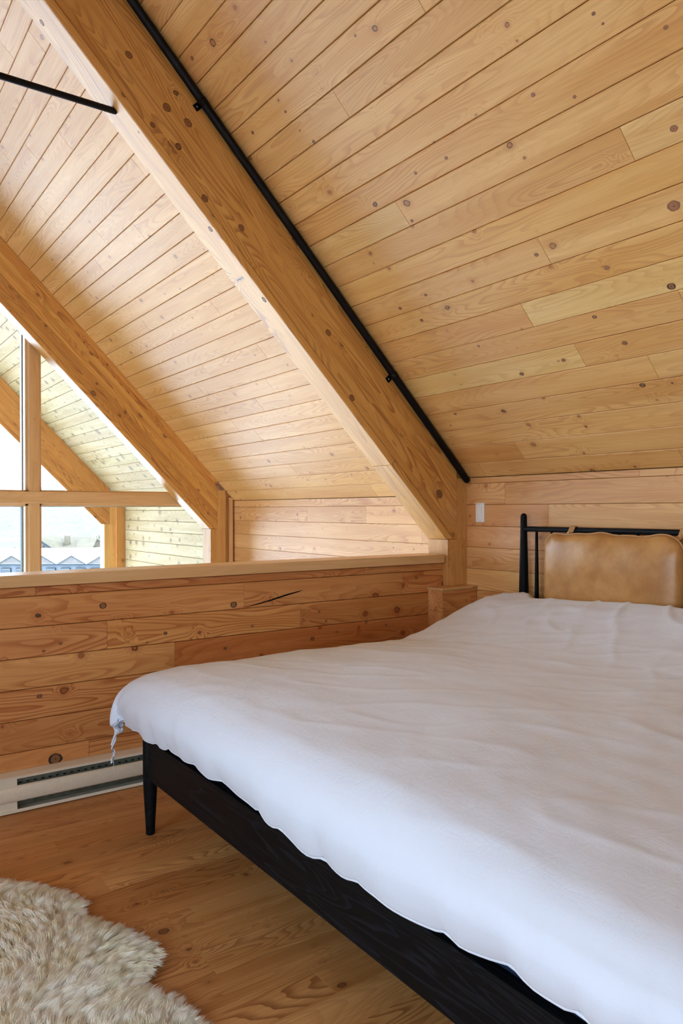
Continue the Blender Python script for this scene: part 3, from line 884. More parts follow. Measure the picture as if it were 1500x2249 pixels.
for x, z, r, g in KG: knot(guard, (x, YC - 0.0004, z), (1, 0, 0), (0, -1, 0), r, g)
for s_, y, r, g in KC: knot(ceiling, RP(DN - 0.0004, s_, y), YV, -NV, r, g, 1.15)
for s_, n_, r, g in KB: knot(near_beam, RP(n_, s_, Y1 - 0.0004), SV, -YV, r, g)
for s_, y, r, g in KU: knot(near_beam, RP(N0 - 0.0004, s_, y), SV, -NV, r, g, 1.4)

# ------------------------------------------------------------------ baseboard heater
hx0, hx1 = -1.2, 3.04
heater = empty('baseboard_heater', (1.0, 3.38, 0), 'long cream electric baseboard heater along the foot of the half wall', 'heater')


def hprof(name, prof, x0, x1, mat, bev=0, th=0.0014, smooth=False):
    """thin sheet following profile points (y,z)"""
    v, f = [], []
    npf = len(prof)
    for x in (x0, x1):
        for yy, zz_ in prof: v.append((x - 1.0, yy - 3.38, zz_))
    for i in range(npf - 1): f.append((i, i + 1, npf + i + 1, npf + i))
    o = link_mesh(name, v, f, mat, heater, smooth=smooth)
    s = o.modifiers.new('sheet', 'SOLIDIFY'); s.thickness = th; s.offset = 0
    return o


hprof('back_plate', [(3.410, 0.006), (3.410, 0.158)], hx0, hx1, M['galv'])
hprof('hood', [(3.411, 0.158), (3.404, 0.158), (3.362, 0.150), (3.356, 0.147), (3.3555, 0.141), (3.359, 0.140)], hx0, hx1, M['cream'])
hprof('element_shield', [(3.408, 0.150), (3.392, 0.144), (3.385, 0.120), (3.385, 0.040), (3.392, 0.018), (3.408, 0.012)], hx0, hx1, M['galv'])
hprof('front_cover', [(3.366, 0.109), (3.360, 0.1125), (3.352, 0.111), (3.3455, 0.103), (3.343, 0.088), (3.3435, 0.068), (3.347, 0.054), (3.353, 0.047), (3.361, 0.046)], hx0, hx1, M['cream'], smooth=True)
hprof('bottom_tray', [(3.411, 0.004), (3.366, 0.004), (3.352, 0.010), (3.346, 0.016), (3.344, 0.004)], hx0, hx1, M['cream'])
hprof('end_cover', [(3.360, 0.140), (3.357, 0.112), (3.357, 0.046), (3.354, 0.020), (3.350, 0.012)], hx0, 0.700, M['cream'])
sv, sf = [], []
for zz_ in (0.1145, 0.036):
    x = 0.712
    while x < 1.9:
        vv, ff = box_data(x - 1.0, x - 1.0 + 0.012, 0.0035, 0.0048, zz_ - 0.0024, zz_ + 0.0024)
        b0 = len(sv); sv += vv; sf += [tuple(i + b0 for i in q) for q in ff]
        x += 0.0305
vs_ = link_mesh('vent_slots', sv, sf, M['slot'], heater)
vs_['kind'] = 'stuff'

# ------------------------------------------------------------------ light switch
sw = empty('light_switch', (XK, 3.255, 1.251), 'white paddle light switch on the knee wall between post and headboard', 'switch')
v, f = box_data(-0.006, -0.0005, -0.0365, 0.0365, -0.0595, 0.0595)
bevel_mod(link_mesh('cover_plate', v, f, M['white_plastic'], sw), 0.003)
v = [(-0.0062, -0.0165, -0.033), (-0.0062, 0.0165, -0.033), (-0.0085, 0.0165, 0.0), (-0.0085, -0.0165, 0.0), (-0.0115, 0.0165, 0.033), (-0.0115, -0.0165, 0.033), (-0.005, -0.0165, 0.033), (-0.005, 0.0165, 0.033), (-0.005, -0.0165, -0.033), (-0.005, 0.0165, -0.033)]
f = [(0, 1, 2, 3), (3, 2, 4, 5), (5, 4, 7, 6), (0, 3, 5, 6, 8), (1, 9, 7, 4, 2), (8, 9, 1, 0)]
link_mesh('paddle', v, f, M['white_plastic'], sw)
for zz_ in (-0.048, 0.048):
    o = tube('screw', [(-0.0058, 0, zz_), (-0.0072, 0, zz_)], 0.0032, M['white_plastic'], sw, seg=12, caps='flat')

# ------------------------------------------------------------------ bed
BX0, BX1 = 1.062, 3.275
BY0, BY1 = 0.72, 2.852
bed = empty('bed_frame', ((BX0 + BX1) / 2, (BY0 + BY1) / 2, 0), 'black-stained wooden bed frame with tapered legs and spindle headboard', 'bed')
bo = -Vector(bed.location)


def bbox(name, x0, x1, y0, y1, z0, z1, mat, bev):
    v, f = box_data(x0 + bo.x, x1 + bo.x, y0 + bo.y, y1 + bo.y, z0, z1)
    return bevel_mod(link_mesh(name, v, f, mat, bed), bev)


bbox('foot_rail', BX0, BX0 + 0.030, BY0 + 0.02, BY1 - 0.018, 0.223, 0.378, M['oak'], 0.004)
bbox('side_rail', BX0 + 0.03, BX1 - 0.03, BY1 - 0.050, BY1 - 0.022, 0.223, 0.378, M['oak'], 0.004)
bbox('side_rail', BX0 + 0.03, BX1 - 0.03, BY0 + 0.022, BY0 + 0.050, 0.223, 0.378, M['oak'], 0.004)
nsl = 12
for i in range(nsl):
    x = BX0 + 0.12 + i * (BX1 - BX0 - 0.3) / (nsl - 1)
    bbox('slat', x, x + 0.07, BY0 + 0.052, BY1 - 0.052, 0.275, 0.295, M['oak'], 0.003)


def turned(name, x, y, prof, mat=None):
    return tube(name, [(x + bo.x, y + bo.y, z) for r, z in prof], [r for r, z in prof], mat or M['oak'], bed, seg=24, caps='flat')


for (x, y) in ((1.079, 2.828), (1.079, BY0 + 0.024)):
    turned('leg', x, y, [(0.0150, 0.0), (0.0175, 0.004), (0.0190, 0.05), (0.0245, 0.14), (0.0275, 0.20), (0.0285, 0.24), (0.0285, 0.372), (0.024, 0.382)])
for (x, y) in ((BX1, 2.850), (BX1, BY0 + 0.002)):
    turned('headboard_post', x, y, [(0.018, 0.0), (0.026, 0.2), (0.030, 0.35), (0.030, 0.62), (0.027, 0.82), (0.0225, 1.02), (0.0190, 1.16), (0.0182, 1.225), (0.0165, 1.236), (0.012, 1.244), (0.005, 1.2475)])
tube('top_rail', [(BX1 + bo.x, 2.838 + bo.y, 1.160), (BX1 + bo.x, BY0 + 0.01 + bo.y, 1.160)], 0.0150, M['oak'], bed, seg=20, caps='flat')
bbox('lower_rail', BX1 - 0.012, BX1 + 0.012, BY0 + 0.02, 2.83, 0.42, 0.46, M['oak'], 0.003)
y = 2.758
while y > BY0 + 0.05:
    turned('spindle', BX1, y, [(0.0085, 0.455), (0.0125, 0.70), (0.0115, 0.85), (0.0090, 1.04), (0.0075, 1.15)])
    y -= 0.104

mt = box('mattress', 1.100, 3.245, BY0 + 0.055, BY1 - 0.055, 0.297, 0.555, M['navy'])
bevel_mod(mt, 0.04, 4)
tag(mt, 'dark navy mattress showing between the black rail and the duvet hem', 'mattress')

# leather cushion hanging from the headboard
cy0, cy1, cz0, cz1, cxc = 1.850, 2.628, 0.66, 1.144, 3.192
cush = empty('leather_cushion', (cxc, (cy0 + cy1) / 2, cz0), 'tan leather back cushion strapped to the black headboard rail', 'cushion')


def superr(u, v, hw, hh, rad):
    """clamp a square [-1,1]^2 param to a rounded rectangle (square to rounded map)"""
    x, y = u * hw, v * hh
    ex, ey = abs(x) - (hw - rad), abs(y) - (hh - rad)
    if ex > 0 and ey > 0:
        mxx = max(ex, ey); l = math.hypot(ex, ey)
        if l > 0:
            sc_ = mxx / l
            x = math.copysign(hw - rad + ex * sc_, x); y = math.copysign(hh - rad + ey * sc_, y)
    return x, y


def cushion_mesh():
    NU, NVv = 56, 40
    hw, hh = (cy1 - cy0) / 2, (cz1 - cz0) / 2
    verts, faces = [], []
    for side in (-1, 1):
        for j in range(NVv + 1):
            for i in range(NU + 1):
                u, v = -1 + 2 * i / NU, -1 + 2 * j / NVv
                yy, zz_ = superr(u, v, hw, hh, 0.085)
                e = (1 - abs(u) ** 3.2) * (1 - abs(v) ** 3.0)
                th = 0.070 * max(0, e) ** 0.42
                th += 0.006 * noise.noise(Vector((yy * 6, zz_ * 6, side))) * min(1, e * 3)
                # wavy top edge
                wav = 0.0055 * math.sin(yy * 17 + 0.6) * max(0, v) ** 4 + 0.003 * math.sin(yy * 41) * max(0, v) ** 6
                verts.append((side * th, yy, zz_ + hh + wav))
    st = (NU + 1) * (NVv + 1)
    for s in (0, 1):
        for j in range(NVv):
            for i in range(NU):
                a = s * st + j * (NU + 1) + i
                q = (a, a + 1, a + NU + 2, a + NU + 1)
                faces.append(q if s == 1 else tuple(reversed(q)))
    o = link_mesh('cover', verts, faces, M['leather'], cush, smooth=True)
    bm = bmesh.new(); bm.from_mesh(o.data); bmesh.ops.remove_doubles(bm, verts=bm.verts, dist=0.0004)
    bmesh.ops.recalc_face_normals(bm, faces=bm.faces); bm.to_mesh(o.data); bm.free()
    # piping ring
    ring = []
    for i in range(NU + 1): ring.append((-1 + 2 * i / NU, 1))
    for j in range(1, NVv + 1): ring.append((1, 1 - 2 * j / NVv))
    for i in range(1, NU + 1): ring.append((1 - 2 * i / NU, -1))
    for j in range(1, NVv): ring.append((-1, -1 + 2 * j / NVv))
    pts = []
    for u, v in ring:
        yy, zz_ = superr(u, v, hw, hh, 0.085)
        wav = 0.0055 * math.sin(yy * 17 + 0.6) * max(0, v) ** 4 + 0.003 * math.sin(yy * 41) * max(0, v) ** 6
        pts.append((0, yy * 1.004, (zz_ + wav) * 1.0 + hh + (0.001 if v > 0 else -0.001)))
    pts.append(pts[0])
    p = tube('piping', pts, 0.0042, M['leather_edge'], cush, seg=8, caps='flat')
    p['label'] = 'pale leather piping around the edge'


cushion_mesh()
for yy in (2.508, 1.892):
    # strap looping over the top rail
    pts = []
    zr, xr_ = 1.160, BX1
    path = [(3.196, 1.126), (3.222, 1.138), (3.246, 1.150), (3.2545, 1.163), (3.262, 1.175), (3.275, 1.1795), (3.288, 1.175), (3.2945, 1.162), (3.290, 1.148), (3.277, 1.1415)]
    v, f = [], []
    for x, zz_ in path:
        for s in (-0.017, 0.017): v.append((x - cxc, yy + s - cush.location.y, zz_ - cz0))
    for i in range(len(path) - 1): f.append((2 * i, 2 * i + 2, 2 * i + 3, 2 * i + 1))
    o = link_mesh('strap', v, f, M['leather_edge'], cush, smooth=False)
    sm = o.modifiers.new('sheet', 'SOLIDIFY'); sm.thickness = 0.003; sm.offset = 1
    # snap stud on the strap front
    n_ = tube('snap', [(3.230 - cxc, yy - cush.location.y, 1.1435 - cz0), (3.227 - cxc, yy - cush.location.y, 1.150 - cz0)], [0.0062, 0.0045], M['screw'], o, seg=14, caps='flat')

# ------------------------------------------------------------------ duvet
DXE = 1.11
aX = np.array([-0.285, -0.24, -0.18, -0.12, -0.06, 0.0, 0.07, 0.15, 0.25])
pX = np.array([-0.082, -0.100, -0.112, -0.100, -0.062, -0.012, 0.060, 0.148, 0.25])
dX = np.array([0.222, 0.180, 0.124, 0.072, 0.034, 0.012, 0.003, 0.0, 0.0])


def smooth_interp(a, xa, ya):
    return (np.interp(a - 0.02, xa, ya) + np.interp(a, xa, ya) * 2 + np.interp(a + 0.02, xa, ya)) / 4


zx = np.array([0.9, 1.10, 1.3, 1.74, 2.1, 2.30, 2.44, 2.6, 2.77, 2.92, 3.10, 3.30])
zz0 = np.array([0.610, 0.625, 0.632, 0.634, 0.640, 0.637, 0.633, 0.660, 0.712, 0.765, 0.803, 0.806])
zz1 = np.array([0.610, 0.640, 0.655, 0.665, 0.672, 0.680, 0.690, 0.720, 0.765, 0.810, 0.848, 0.855])


def duvet():
    NA, NB = 230, 250
    A = np.concatenate([np.linspace(-0.285, 0.25, 60), np.linspace(0.25, 2.11, NA - 59)[1:]])
    yf, yn = 2.90, 0.62
    Lb = yf - yn
    B = np.concatenate([np.linspace(-0.27, 0.25, 50), np.linspace(0.25, Lb - 0.25, NB - 98)[1:-1], np.linspace(Lb - 0.25, Lb + 0.27, 50)])
    verts = []
    for a in A:
        for b in B:
            xo = float(smooth_interp(a, aX, pX)) if a < 0.25 else a
            x = DXE + xo; dx = float(smooth_interp(a, aX, dX)) if a < 0.25 else 0.0
            # far side hang
            if b < 0.25:
                yo = float(smooth_interp(b, aX, pX)); dy = float(smooth_interp(b, aX, dX)); y_ = yf - yo
            elif b > Lb - 0.25:
                bb = Lb - b; yo = float(smooth_interp(bb, aX, pX)); dy = float(smooth_interp(bb, aX, dX)); y_ = yn + yo
            else: y_ = yf - b; dy = 0.0
            ins = min(1.0, max(0.0, min(b, Lb - b) / 0.75)); ins = ins * ins * (3 - 2 * ins)
            zt = float(np.interp(x, zx, zz0)) * (1 - ins) + float(np.interp(x, zx, zz1)) * ins
            drop = math.hypot(dx, dy)
            cor = 0.0
            if a < 0.1 and b < 0.1:
                cor = min(1.0, (0.1 - a) / 0.385) * min(1.0, (0.1 - b) / 0.37)
            z_ = zt - drop * (1 - 0.12 * cor)
            # hem scallops
            hem = max(0.0, min(1.0, (-0.10 - a) / 0.185))
            if hem > 0:
                sc_ = abs(math.sin(math.pi * (y_ + 0.05 * math.sin(y_ * 7.3) + 0.03 * math.sin(y_ * 17)) / 0.19))
                z_ += (0.014 * (1 - sc_) ** 1.6 + 0.012 * math.sin(y_ * 3.1 + 0.9)) * hem
                x += (0.003 * math.sin(y_ * 34) + 0.006 * math.sin(y_ * 13 + 1)) * hem
                # measured lift of the hem towards the near end
                z_ += 0.035 * max(0, min(1, (1.35 - y_) / 0.45)) * hem - 0.012 * math.exp(-((y_ - 1.6) / 0.2) ** 2) * hem
            p = Vector((x, y_, 0.0))
            big = noise.noise(Vector((x * 1.7, y_ * 1.9, 3.3))) * 0.016 + noise.noise(Vector((x * 4.1 + y_ * 1.0, y_ * 3.4 - x, 1.3))) * 0.009
            rid = 1 - abs(noise.noise(Vector((x * 5.0 + y_ * 2.5, y_ * 2.0 - x * 1.0, 7.7)))) * 2.2
            rid = max(0, rid) ** 3 * 0.0030
            fine = noise.noise(Vector((x * 14, y_ * 9, 2.0))) * 0.0022
            head = max(0.0, min(1.0, (x - 2.2) / 0.7))
            fold = max(0, 1 - abs(noise.noise(Vector((x * 3.2 - y_ * 5.5, y_ * 1.4 + x * 2.8, 4.4)))) * 3.4) ** 2 * 0.007 * (0.15 + head)
            dsp = big + rid + fine + fold
            side = min(1.0, drop / 0.12)
            z_ += dsp * (1 - 0.75 * side)
            if dx > 0.02: x -= dsp * 0.35 * side * (1 - 0.3 * hem)
            if dy > 0.02 and b < 0.25: y_ += dsp * 0.8 * side
            # vertical folds on the hanging side
            if dx > 0.03:
                x -= 0.006 * side * noise.noise(Vector((y_ * 11, z_ * 2.5, 9)))
            # corner pulled outwards into a point
            if cor > 0:
                c3 = cor ** 3
                x -= 0.010 * c3; y_ += 0.025 * c3; z_ += 0.012 * c3
                x += 0.012 * math.sin((a - b) * 60) * cor * side
            xm = 3.108 + 0.137 * max(0, min(1, (y_ - 2.62) / 0.12))
            z_ -= 0.05 * max(0, min(1, (x - xm + 0.07) / 0.07)) ** 2
            if x > xm: x = xm + 0.0
            verts.append((x, y_, z_))
    na, nb = len(A), len(B)
    # lower layer : same sheet, pulled in and down
    V = np.array(verts).reshape(na, nb, 3)
    faces = []
    for i in range(na - 1):
        for j in range(nb - 1):
            faces.append((i * nb + j, (i + 1) * nb + j, (i + 1) * nb + j + 1, i * nb + j + 1))
    o = link_mesh('duvet', verts, faces, M['cotton'], None, smooth=True)
    bm = bmesh.new(); bm.from_mesh(o.data); bmesh.ops.recalc_face_normals(bm, faces=bm.faces)
    if sum(f.normal.z for f in bm.faces) < 0: bmesh.ops.reverse_faces(bm, faces=bm.faces)
    bm.to_mesh(o.data); bm.free()
    s = o.modifiers.new('loft', 'SOLIDIFY'); s.thickness = 0.012; s.offset = -1
    # stitched edge
    edge = [V[0, j] for j in range(0, nb, 2)]
    e = tube('hem_edge', [Vector(q) + Vector((0.003, 0, -0.001)) for q in edge], 0.0042, M['cotton'], o, seg=8)
    edge = [V[i, 0] for i in range(0, na, 2)]
    e2 = tube('hem_edge', [Vector(q) + Vector((0, -0.003, -0.001)) for q in edge], 0.0042, M['cotton'], o, seg=8)
    return o, V


duv, DV = duvet()
tag(duv, 'crumpled white cotton duvet covering the bed down to the black rail', 'duvet')
# little tie hanging from the foot corner
c0 = Vector(DV[0, 0]) + Vector((0, 0, 0.004))
for pth, rr in ((((0, 0, 0), (-0.010, 0.010, -0.020), (-0.020, 0.016, -0.055), (-0.012, 0.010, -0.085), (-0.018, 0.014, -0.112), (-0.022, 0.014, -0.128)), 0.0046),
                (((0, 0, 0), (-0.004, 0.014, -0.018), (-0.008, 0.010, -0.040), (-0.020, 0.016, -0.070), (-0.014, 0.010, -0.100)), 0.0042),
                (((-0.016, 0.012, -0.118), (-0.014, 0.012, -0.136), (-0.017, 0.012, -0.152)), 0.0009)):
    tube('tie', [c0 + Vector(q) for q in pth], rr, M['cotton'], duv, seg=8)
tube('tie_knot', [c0 + Vector((0.012, -0.004, 0.004)), c0 + Vector((-0.004, 0.004, -0.006))], 0.010, M['cotton'], duv, seg=12)

# ------------------------------------------------------------------ sheepskin
outl = [(0.40, 2.80), (0.485, 2.725), (0.575, 2.625), (0.640, 2.525), (0.672, 2.450), (0.672, 2.395), (0.652, 2.345), (0.700, 2.252), (0.745, 2.170), (0.775, 2.060), (0.768, 2.010),
        (0.715, 1.965), (0.688, 1.920), (0.695, 1.880), (0.735, 1.790), (0.752, 1.700), (0.745, 1.62), (0.70, 1.50), (0.72, 1.36), (0.60, 1.22), (0.42, 1.15), (0.20, 1.20), (0.02, 1.32),
        (-0.06, 1.52), (0.02, 1.68), (-0.04, 1.86), (-0.14, 2.05), (-0.10, 2.24), (-0.02, 2.36), (-0.04, 2.52), (0.06, 2.68), (0.20, 2.74), (0.30, 2.84)]


def closed_spline(pts, n):
    P = np.array(pts); m_ = len(P); out = []
    for i in range(m_):
        p0, p1, p2, p3 = P[(i - 1) % m_], P[i], P[(i + 1) % m_], P[(i + 2) % m_]
        for k_ in range(n):
            t = k_ / n
            out.append(0.5 * ((2 * p1) + (-p0 + p2) * t + (2 * p0 - 5 * p1 + 4 * p2 - p3) * t * t + (-p0 + 3 * p1 - 3 * p2 + p3) * t ** 3))
    return np.array(out)


OL = closed_spline(outl, 5)
rug = empty('sheepskin_rug', (0.4, 2.0, 0), 'cream long-haired sheepskin rug lying on the pine floor', 'rug')


def inside(P, poly):
    x, y = P[:, 0], P[:, 1]; r_ = np.zeros(len(P), bool); n_ = len(poly)
    for i in range(n_):
        x0, y0 = poly[i]; x1, y1 = poly[(i + 1) % n_]
        c = ((y0 > y) != (y1 > y))
        with np.errstate(divide='ignore', invalid='ignore'): xi = (x1 - x0) * (y - y0) / (y1 - y0) + x0
        r_ ^= c & (x < xi)
    return r_


def edist(P, poly):
    d = np.full(len(P), 9.0); nd = np.zeros((len(P), 2))
    for i in range(len(poly)):
        a = poly[i]; b = poly[(i + 1) % len(poly)]; ab = b - a
        t = np.clip(((P - a) @ ab) / (ab @ ab), 0, 1); q = a + t[:, None] * ab; v = q - P; l = np.hypot(v[:, 0], v[:, 1])
        m_ = l < d; d[m_] = l[m_]; nd[m_] = v[m_] / np.maximum(l[m_], 1e-6)[:, None]
    return d, nd


cen = OL.mean(axis=0)
k_ = len(OL)
vv = [(p[0] - 0.4, p[1] - 2.0, 0.001) for p in OL] + [(p[0] - 0.4, p[1] - 2.0, 0.006) for p in OL]
ff = [tuple(range(k_, 2 * k_)), tuple(reversed(range(k_)))] + [(i, (i + 1) % k_, (i + 1) % k_ + k_, i + k_) for i in range(k_)]
link_mesh('hide', vv, ff, M['hide'], rug)


def make_wool():
    # lock centres
    g = 0.0135
    gx, gy = np.meshgrid(np.arange(-0.2, 0.85, g), np.arange(1.1, 2.9, g))
    Pc = np.stack([gx.ravel(), gy.ravel()], 1) + rng.uniform(-0.6, 0.6, (gx.size, 2)) * g
    Pc = Pc[inside(Pc, OL)]
    dC, nC = edist(Pc, OL)
    nloc = len(Pc)

    def field(P):
        a = np.sin(P[:, 0] * 7 + 1.3 * np.sin(P[:, 1] * 5)) + np.cos(P[:, 1] * 8 - P[:, 0] * 3 + 1) + 0.5 * np.sin(P[:, 0] * 23 + P[:, 1] * 19)
        return a
    ang = np.radians(62) + 0.55 * field(Pc) + rng.normal(0, 0.17, nloc)
    dirv = np.stack([np.cos(ang), np.sin(ang)], 1)
    w = np.clip(1 - dC / 0.07, 0, 1)[:, None]
    dirv = dirv * (1 - w) + nC * w * 1.5 + dirv * 0.25 * w
    dirv /= np.linalg.norm(dirv, axis=1)[:, None]
    Lh = rng.uniform(0.048, 0.080, nloc) * (1 - 0.42 * w[:, 0])
    hgt = rng.uniform(0.016, 0.040, nloc) * (1 - 0.45 * w[:, 0])
    # strands
    near = (Pc[:, 0] > 0.30) & (Pc[:, 1] > 1.45)
    per = np.where(near, 46, 10)
    idx = np.repeat(np.arange(nloc), per)
    n_ = len(idx)
    rad = 0.0135
    ro = Pc[idx] + rng.normal(0, 0.5, (n_, 2)) * rad
    tipc = Pc[idx] + dirv[idx] * Lh[idx][:, None]
    spread = rng.normal(0, 0.16, (n_, 2)) * rad
    K = 6
    ts = np.linspace(0, 1, K)
    ph = rng.uniform(0, 6.28, nloc)[idx]; per_ = np.stack([-dirv[:, 1], dirv[:, 0]], 1)[idx]
    pos = np.zeros((n_, K, 3), np.float32)
    hh = hgt[idx] * rng.uniform(0.75, 1.1, n_)
    lf = rng.uniform(0.8, 1.12, n_)
    for k2, t in enumerate(ts):
        cl = t ** 0.8
        target = Pc[idx] + dirv[idx] * (Lh[idx] * t * lf)[:, None] + spread * 3
        base = ro + dirv[idx] * (Lh[idx] * t * lf * 0.85)[:, None]
        xy = base * (1 - cl * 0.78) + target * cl * 0.78
        xy = xy + per_ * (0.0028 * np.sin(t * 7 + ph) * t)[:, None]
        z = 0.006 + hh * (1 - (1 - t) ** 1.8) * (1.06 - 0.30 * t * t) + rng.normal(0, 0.0008, n_) * t
        pos[:, k2, 0] = xy[:, 0] - 0.4; pos[:, k2, 1] = xy[:, 1] - 2.0; pos[:, k2, 2] = z
    cu = bpy.data.hair_curves.new('wool_pile')
    cu.add_curves([K] * n_)
    cu.points.foreach_set('position', pos.reshape(-1))
    r_ = np.tile(np.array([0.00042, 0.00046, 0.00044, 0.00040, 0.00032, 0.0001], np.float32), n_)
    at = cu.attributes.get('radius') or cu.attributes.new('radius', 'FLOAT', 'POINT')
    at.data.foreach_set('value', r_)
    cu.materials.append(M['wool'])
    o = bpy.data.objects.new('wool_pile', cu); C.objects.link(o); o.parent = rug
    o['kind'] = 'stuff'
    return o


make_wool()

# ------------------------------------------------------------------ outside
GZ = -13.0
v, f = box_data(-60, 60, 7.6, 26, -4.2, -4.0)
gt2 = link_mesh('near_snow_bounce', v, f, M['snow'])  # unseen snow added close to the house as a light reflector
tag(gt2, 'near snow ground below the porch, unseen, added to bounce light up', kind='structure')
v, f = box_data(-260, 260, 12.0, 420, GZ - 1, GZ)
gr = link_mesh('snow_ground', v, f, M['snow'])
tag(gr, 'snow covered ground outside', kind='structure')
v, f = box_data(-60, 60, 7.3, 60, -4.2, -4.0)
v, f = box_data(-80, -4.4, -40, 11.5, -1.9, -1.8)
sb = link_mesh('snow_bank', v, f, M['snow'])
tag(sb, 'snow bank left of the house, out of frame', kind='structure')
v, f = box_data(-80, 80, -40, -1.9, -1.2, -1.0)
gr2 = link_mesh('snow_bank', v, f, M['snow'])
tag(gr2, 'snow bank behind the house, out of frame', kind='structure')

AX = Vector((math.cos(YAW), -math.sin(YAW), 0)); BXv = Vector((math.sin(YAW), math.cos(YAW), 0))


def hill():
    NAz, NR = 260, 26
    verts, faces = [], []
    for i in range(NAz + 1):
        px = -2600 + 5200 * i / NAz                      # tangent coordinate x 1643
        rr = (px - 750) / 1643.0
        ridge = np.interp(px, [-2600, -600, 0, 92, 118, 200, 420, 1200, 2600], [0.045, 0.030, 0.020, 0.0315, 0.0345, 0.048, 0.066, 0.09, 0.06])
        for j in range(NR + 1):
            t = j / NR
            D = 320 + 560 * t
            base = -34 + 14 * noise.noise(Vector((px * 0.002, t * 2, 0)))
            top = ridge * D
            h = base + (top - base) * (t ** 1.15) + 4 * noise.noise(Vector((px * 0.01, t * 6, 5))) * t * (1 - t)
            h += 1.1 * noise.noise(Vector((px * 0.22, t * 40, 8)))
            P = AX * rr * D + BXv * D
            verts.append((P.x, P.y, EYE + h))
    for i in range(NAz):
        for j in range(NR):
            a = i * (NR + 1) + j
            faces.append((a, a + NR + 1, a + NR + 2, a + 1))
    o = link_mesh('forested_mountain', verts, faces, M['mountain'])
    tag(o, 'snow-dusted forest hillside filling the window view, haze put into its colour', 'mountain')
    # groomed run on its foot
    verts, faces = [], []
    for i in range(41):
        px = -60 + 420 * i / 40; rr = (px - 750) / 1643.0
        for j in range(5):
            t = j / 4; D = 250 + 45 * t
            ytop = np.interp(px, [-60, 60, 120, 170, 217, 360], [1192, 1180, 1184, 1171, 1155, 1118])
            ypx = 1208 + (ytop - 1208) * t
            h = -(ypx - 1117) / 1643 * D
            P = AX * rr * D + BXv * D
            verts.append((P.x, P.y, EYE + h + 0.3 * noise.noise(Vector((px * 0.05, t * 3, 1)))))
    for i in range(40):
        for j in range(4):
            a = i * 5 + j; faces.append((a, a + 5, a + 6, a + 1))
    o2 = link_mesh('ski_run', verts, faces, M['run'])
    tag(o2, 'pale groomed snow slope rising to the right below the forest', 'slope')


hill()


def W(r_, b_, z_): return AX * r_ + BXv * b_ + Vector((0, 0, z_))


def wbox(name, r0, r1, b0, b1, z0, z1, mat, parent=None):
    v, f = box_data(r0, r1, b0, b1, z0, z1)
    return link_mesh(name, [W(*q) for q in v], f, mat, parent)


def wpoly(name, pts, faces, mat, parent=None, th=0.0):
    o = link_mesh(name, [W(*q) for q in pts], faces, mat, parent)
    if th:
        s = o.modifiers.new('th', 'SOLIDIFY'); s.thickness = th; s.offset = 0
    return o


def townhouses():
    ob = empty('townhouse_row', (0, 0, 0), 'row of blue-grey townhouses with snowy gabled roofs', 'building')
    D0 = 100.0
    wbox('wall', -62, -20, D0, D0 + 11, GZ, -5.80, M['siding'], ob)
    ev, rd = -5.72, -4.22
    wpoly('roof', [(-62.5, D0 - 0.5, ev), (-19.5, D0 - 0.5, ev), (-19.5, D0 + 6, rd + 0.05), (-62.5, D0 + 6, rd - 0.1), (-19.5, D0 + 12, ev), (-62.5, D0 + 12, ev)], [(0, 1, 2, 3), (3, 2, 4, 5)], M['snow'], ob, 0.35)
    wbox('fascia', -62, -20, D0 - 0.55, D0 - 0.45, ev - 0.30, ev - 0.16, M['fascia'], ob)
    for kq in range(-4, 6):
        rc = -39.75 + 3.97 * kq
        pk, hw_, bw = -4.62, 1.95, D0 - 0.9
        g_ = wpoly('gable', [(rc - hw_, bw + .3, ev - .1), (rc + hw_, bw + .3, ev - .1), (rc, bw + .3, pk - 0.12)], [(0, 1, 2)], M['shingle'], ob, 0.1)
        wpoly('gable_roof', [(rc - hw_ - 0.05, bw, ev - .05), (rc, bw, pk + .02), (rc + hw_ + 0.05, bw, ev - .05), (rc - hw_ * 1.0, bw + 1.2, ev), (rc, bw + 6.0, pk + .06), (rc + hw_ * 1.0, bw + 1.2, ev)],
              [(0, 1, 4, 3), (1, 2, 5, 4)], M['snow'], g_, 0.22)
        for s in (-1, 1):
            wpoly('rake', [(rc + s * (hw_ + 0.02), bw - 0.12, ev - .26), (rc, bw - 0.12, pk - 0.19), (rc, bw - 0.12, pk - 0.09), (rc + s * (hw_ + 0.02), bw - 0.12, ev - .15)], [(0, 1, 2, 3)], M['fascia'], g_, 0.06)
        for ro_ in (-1.05, 0.95):
            w_ = wbox('window', rc + ro_ - 0.62, rc + ro_ + 0.62, D0 - 0.62 + .35, D0 - 0.02, -7.9, -6.42, M['fascia'], ob)
            wbox('window_trim', rc + ro_ - 0.55, rc + ro_ + 0.55, D0 - 0.30, D0 - 0.275, -7.85, -6.50, M['white_frame'], w_)
            for s in (-1, 1):
                wbox('pane', rc + ro_ + (0.04 if s > 0 else -0.46), rc + ro_ + (0.46 if s > 0 else -0.04), D0 - 0.33, D0 - 0.305, -7.7, -6.64, M['farpane'], w_)


townhouses()


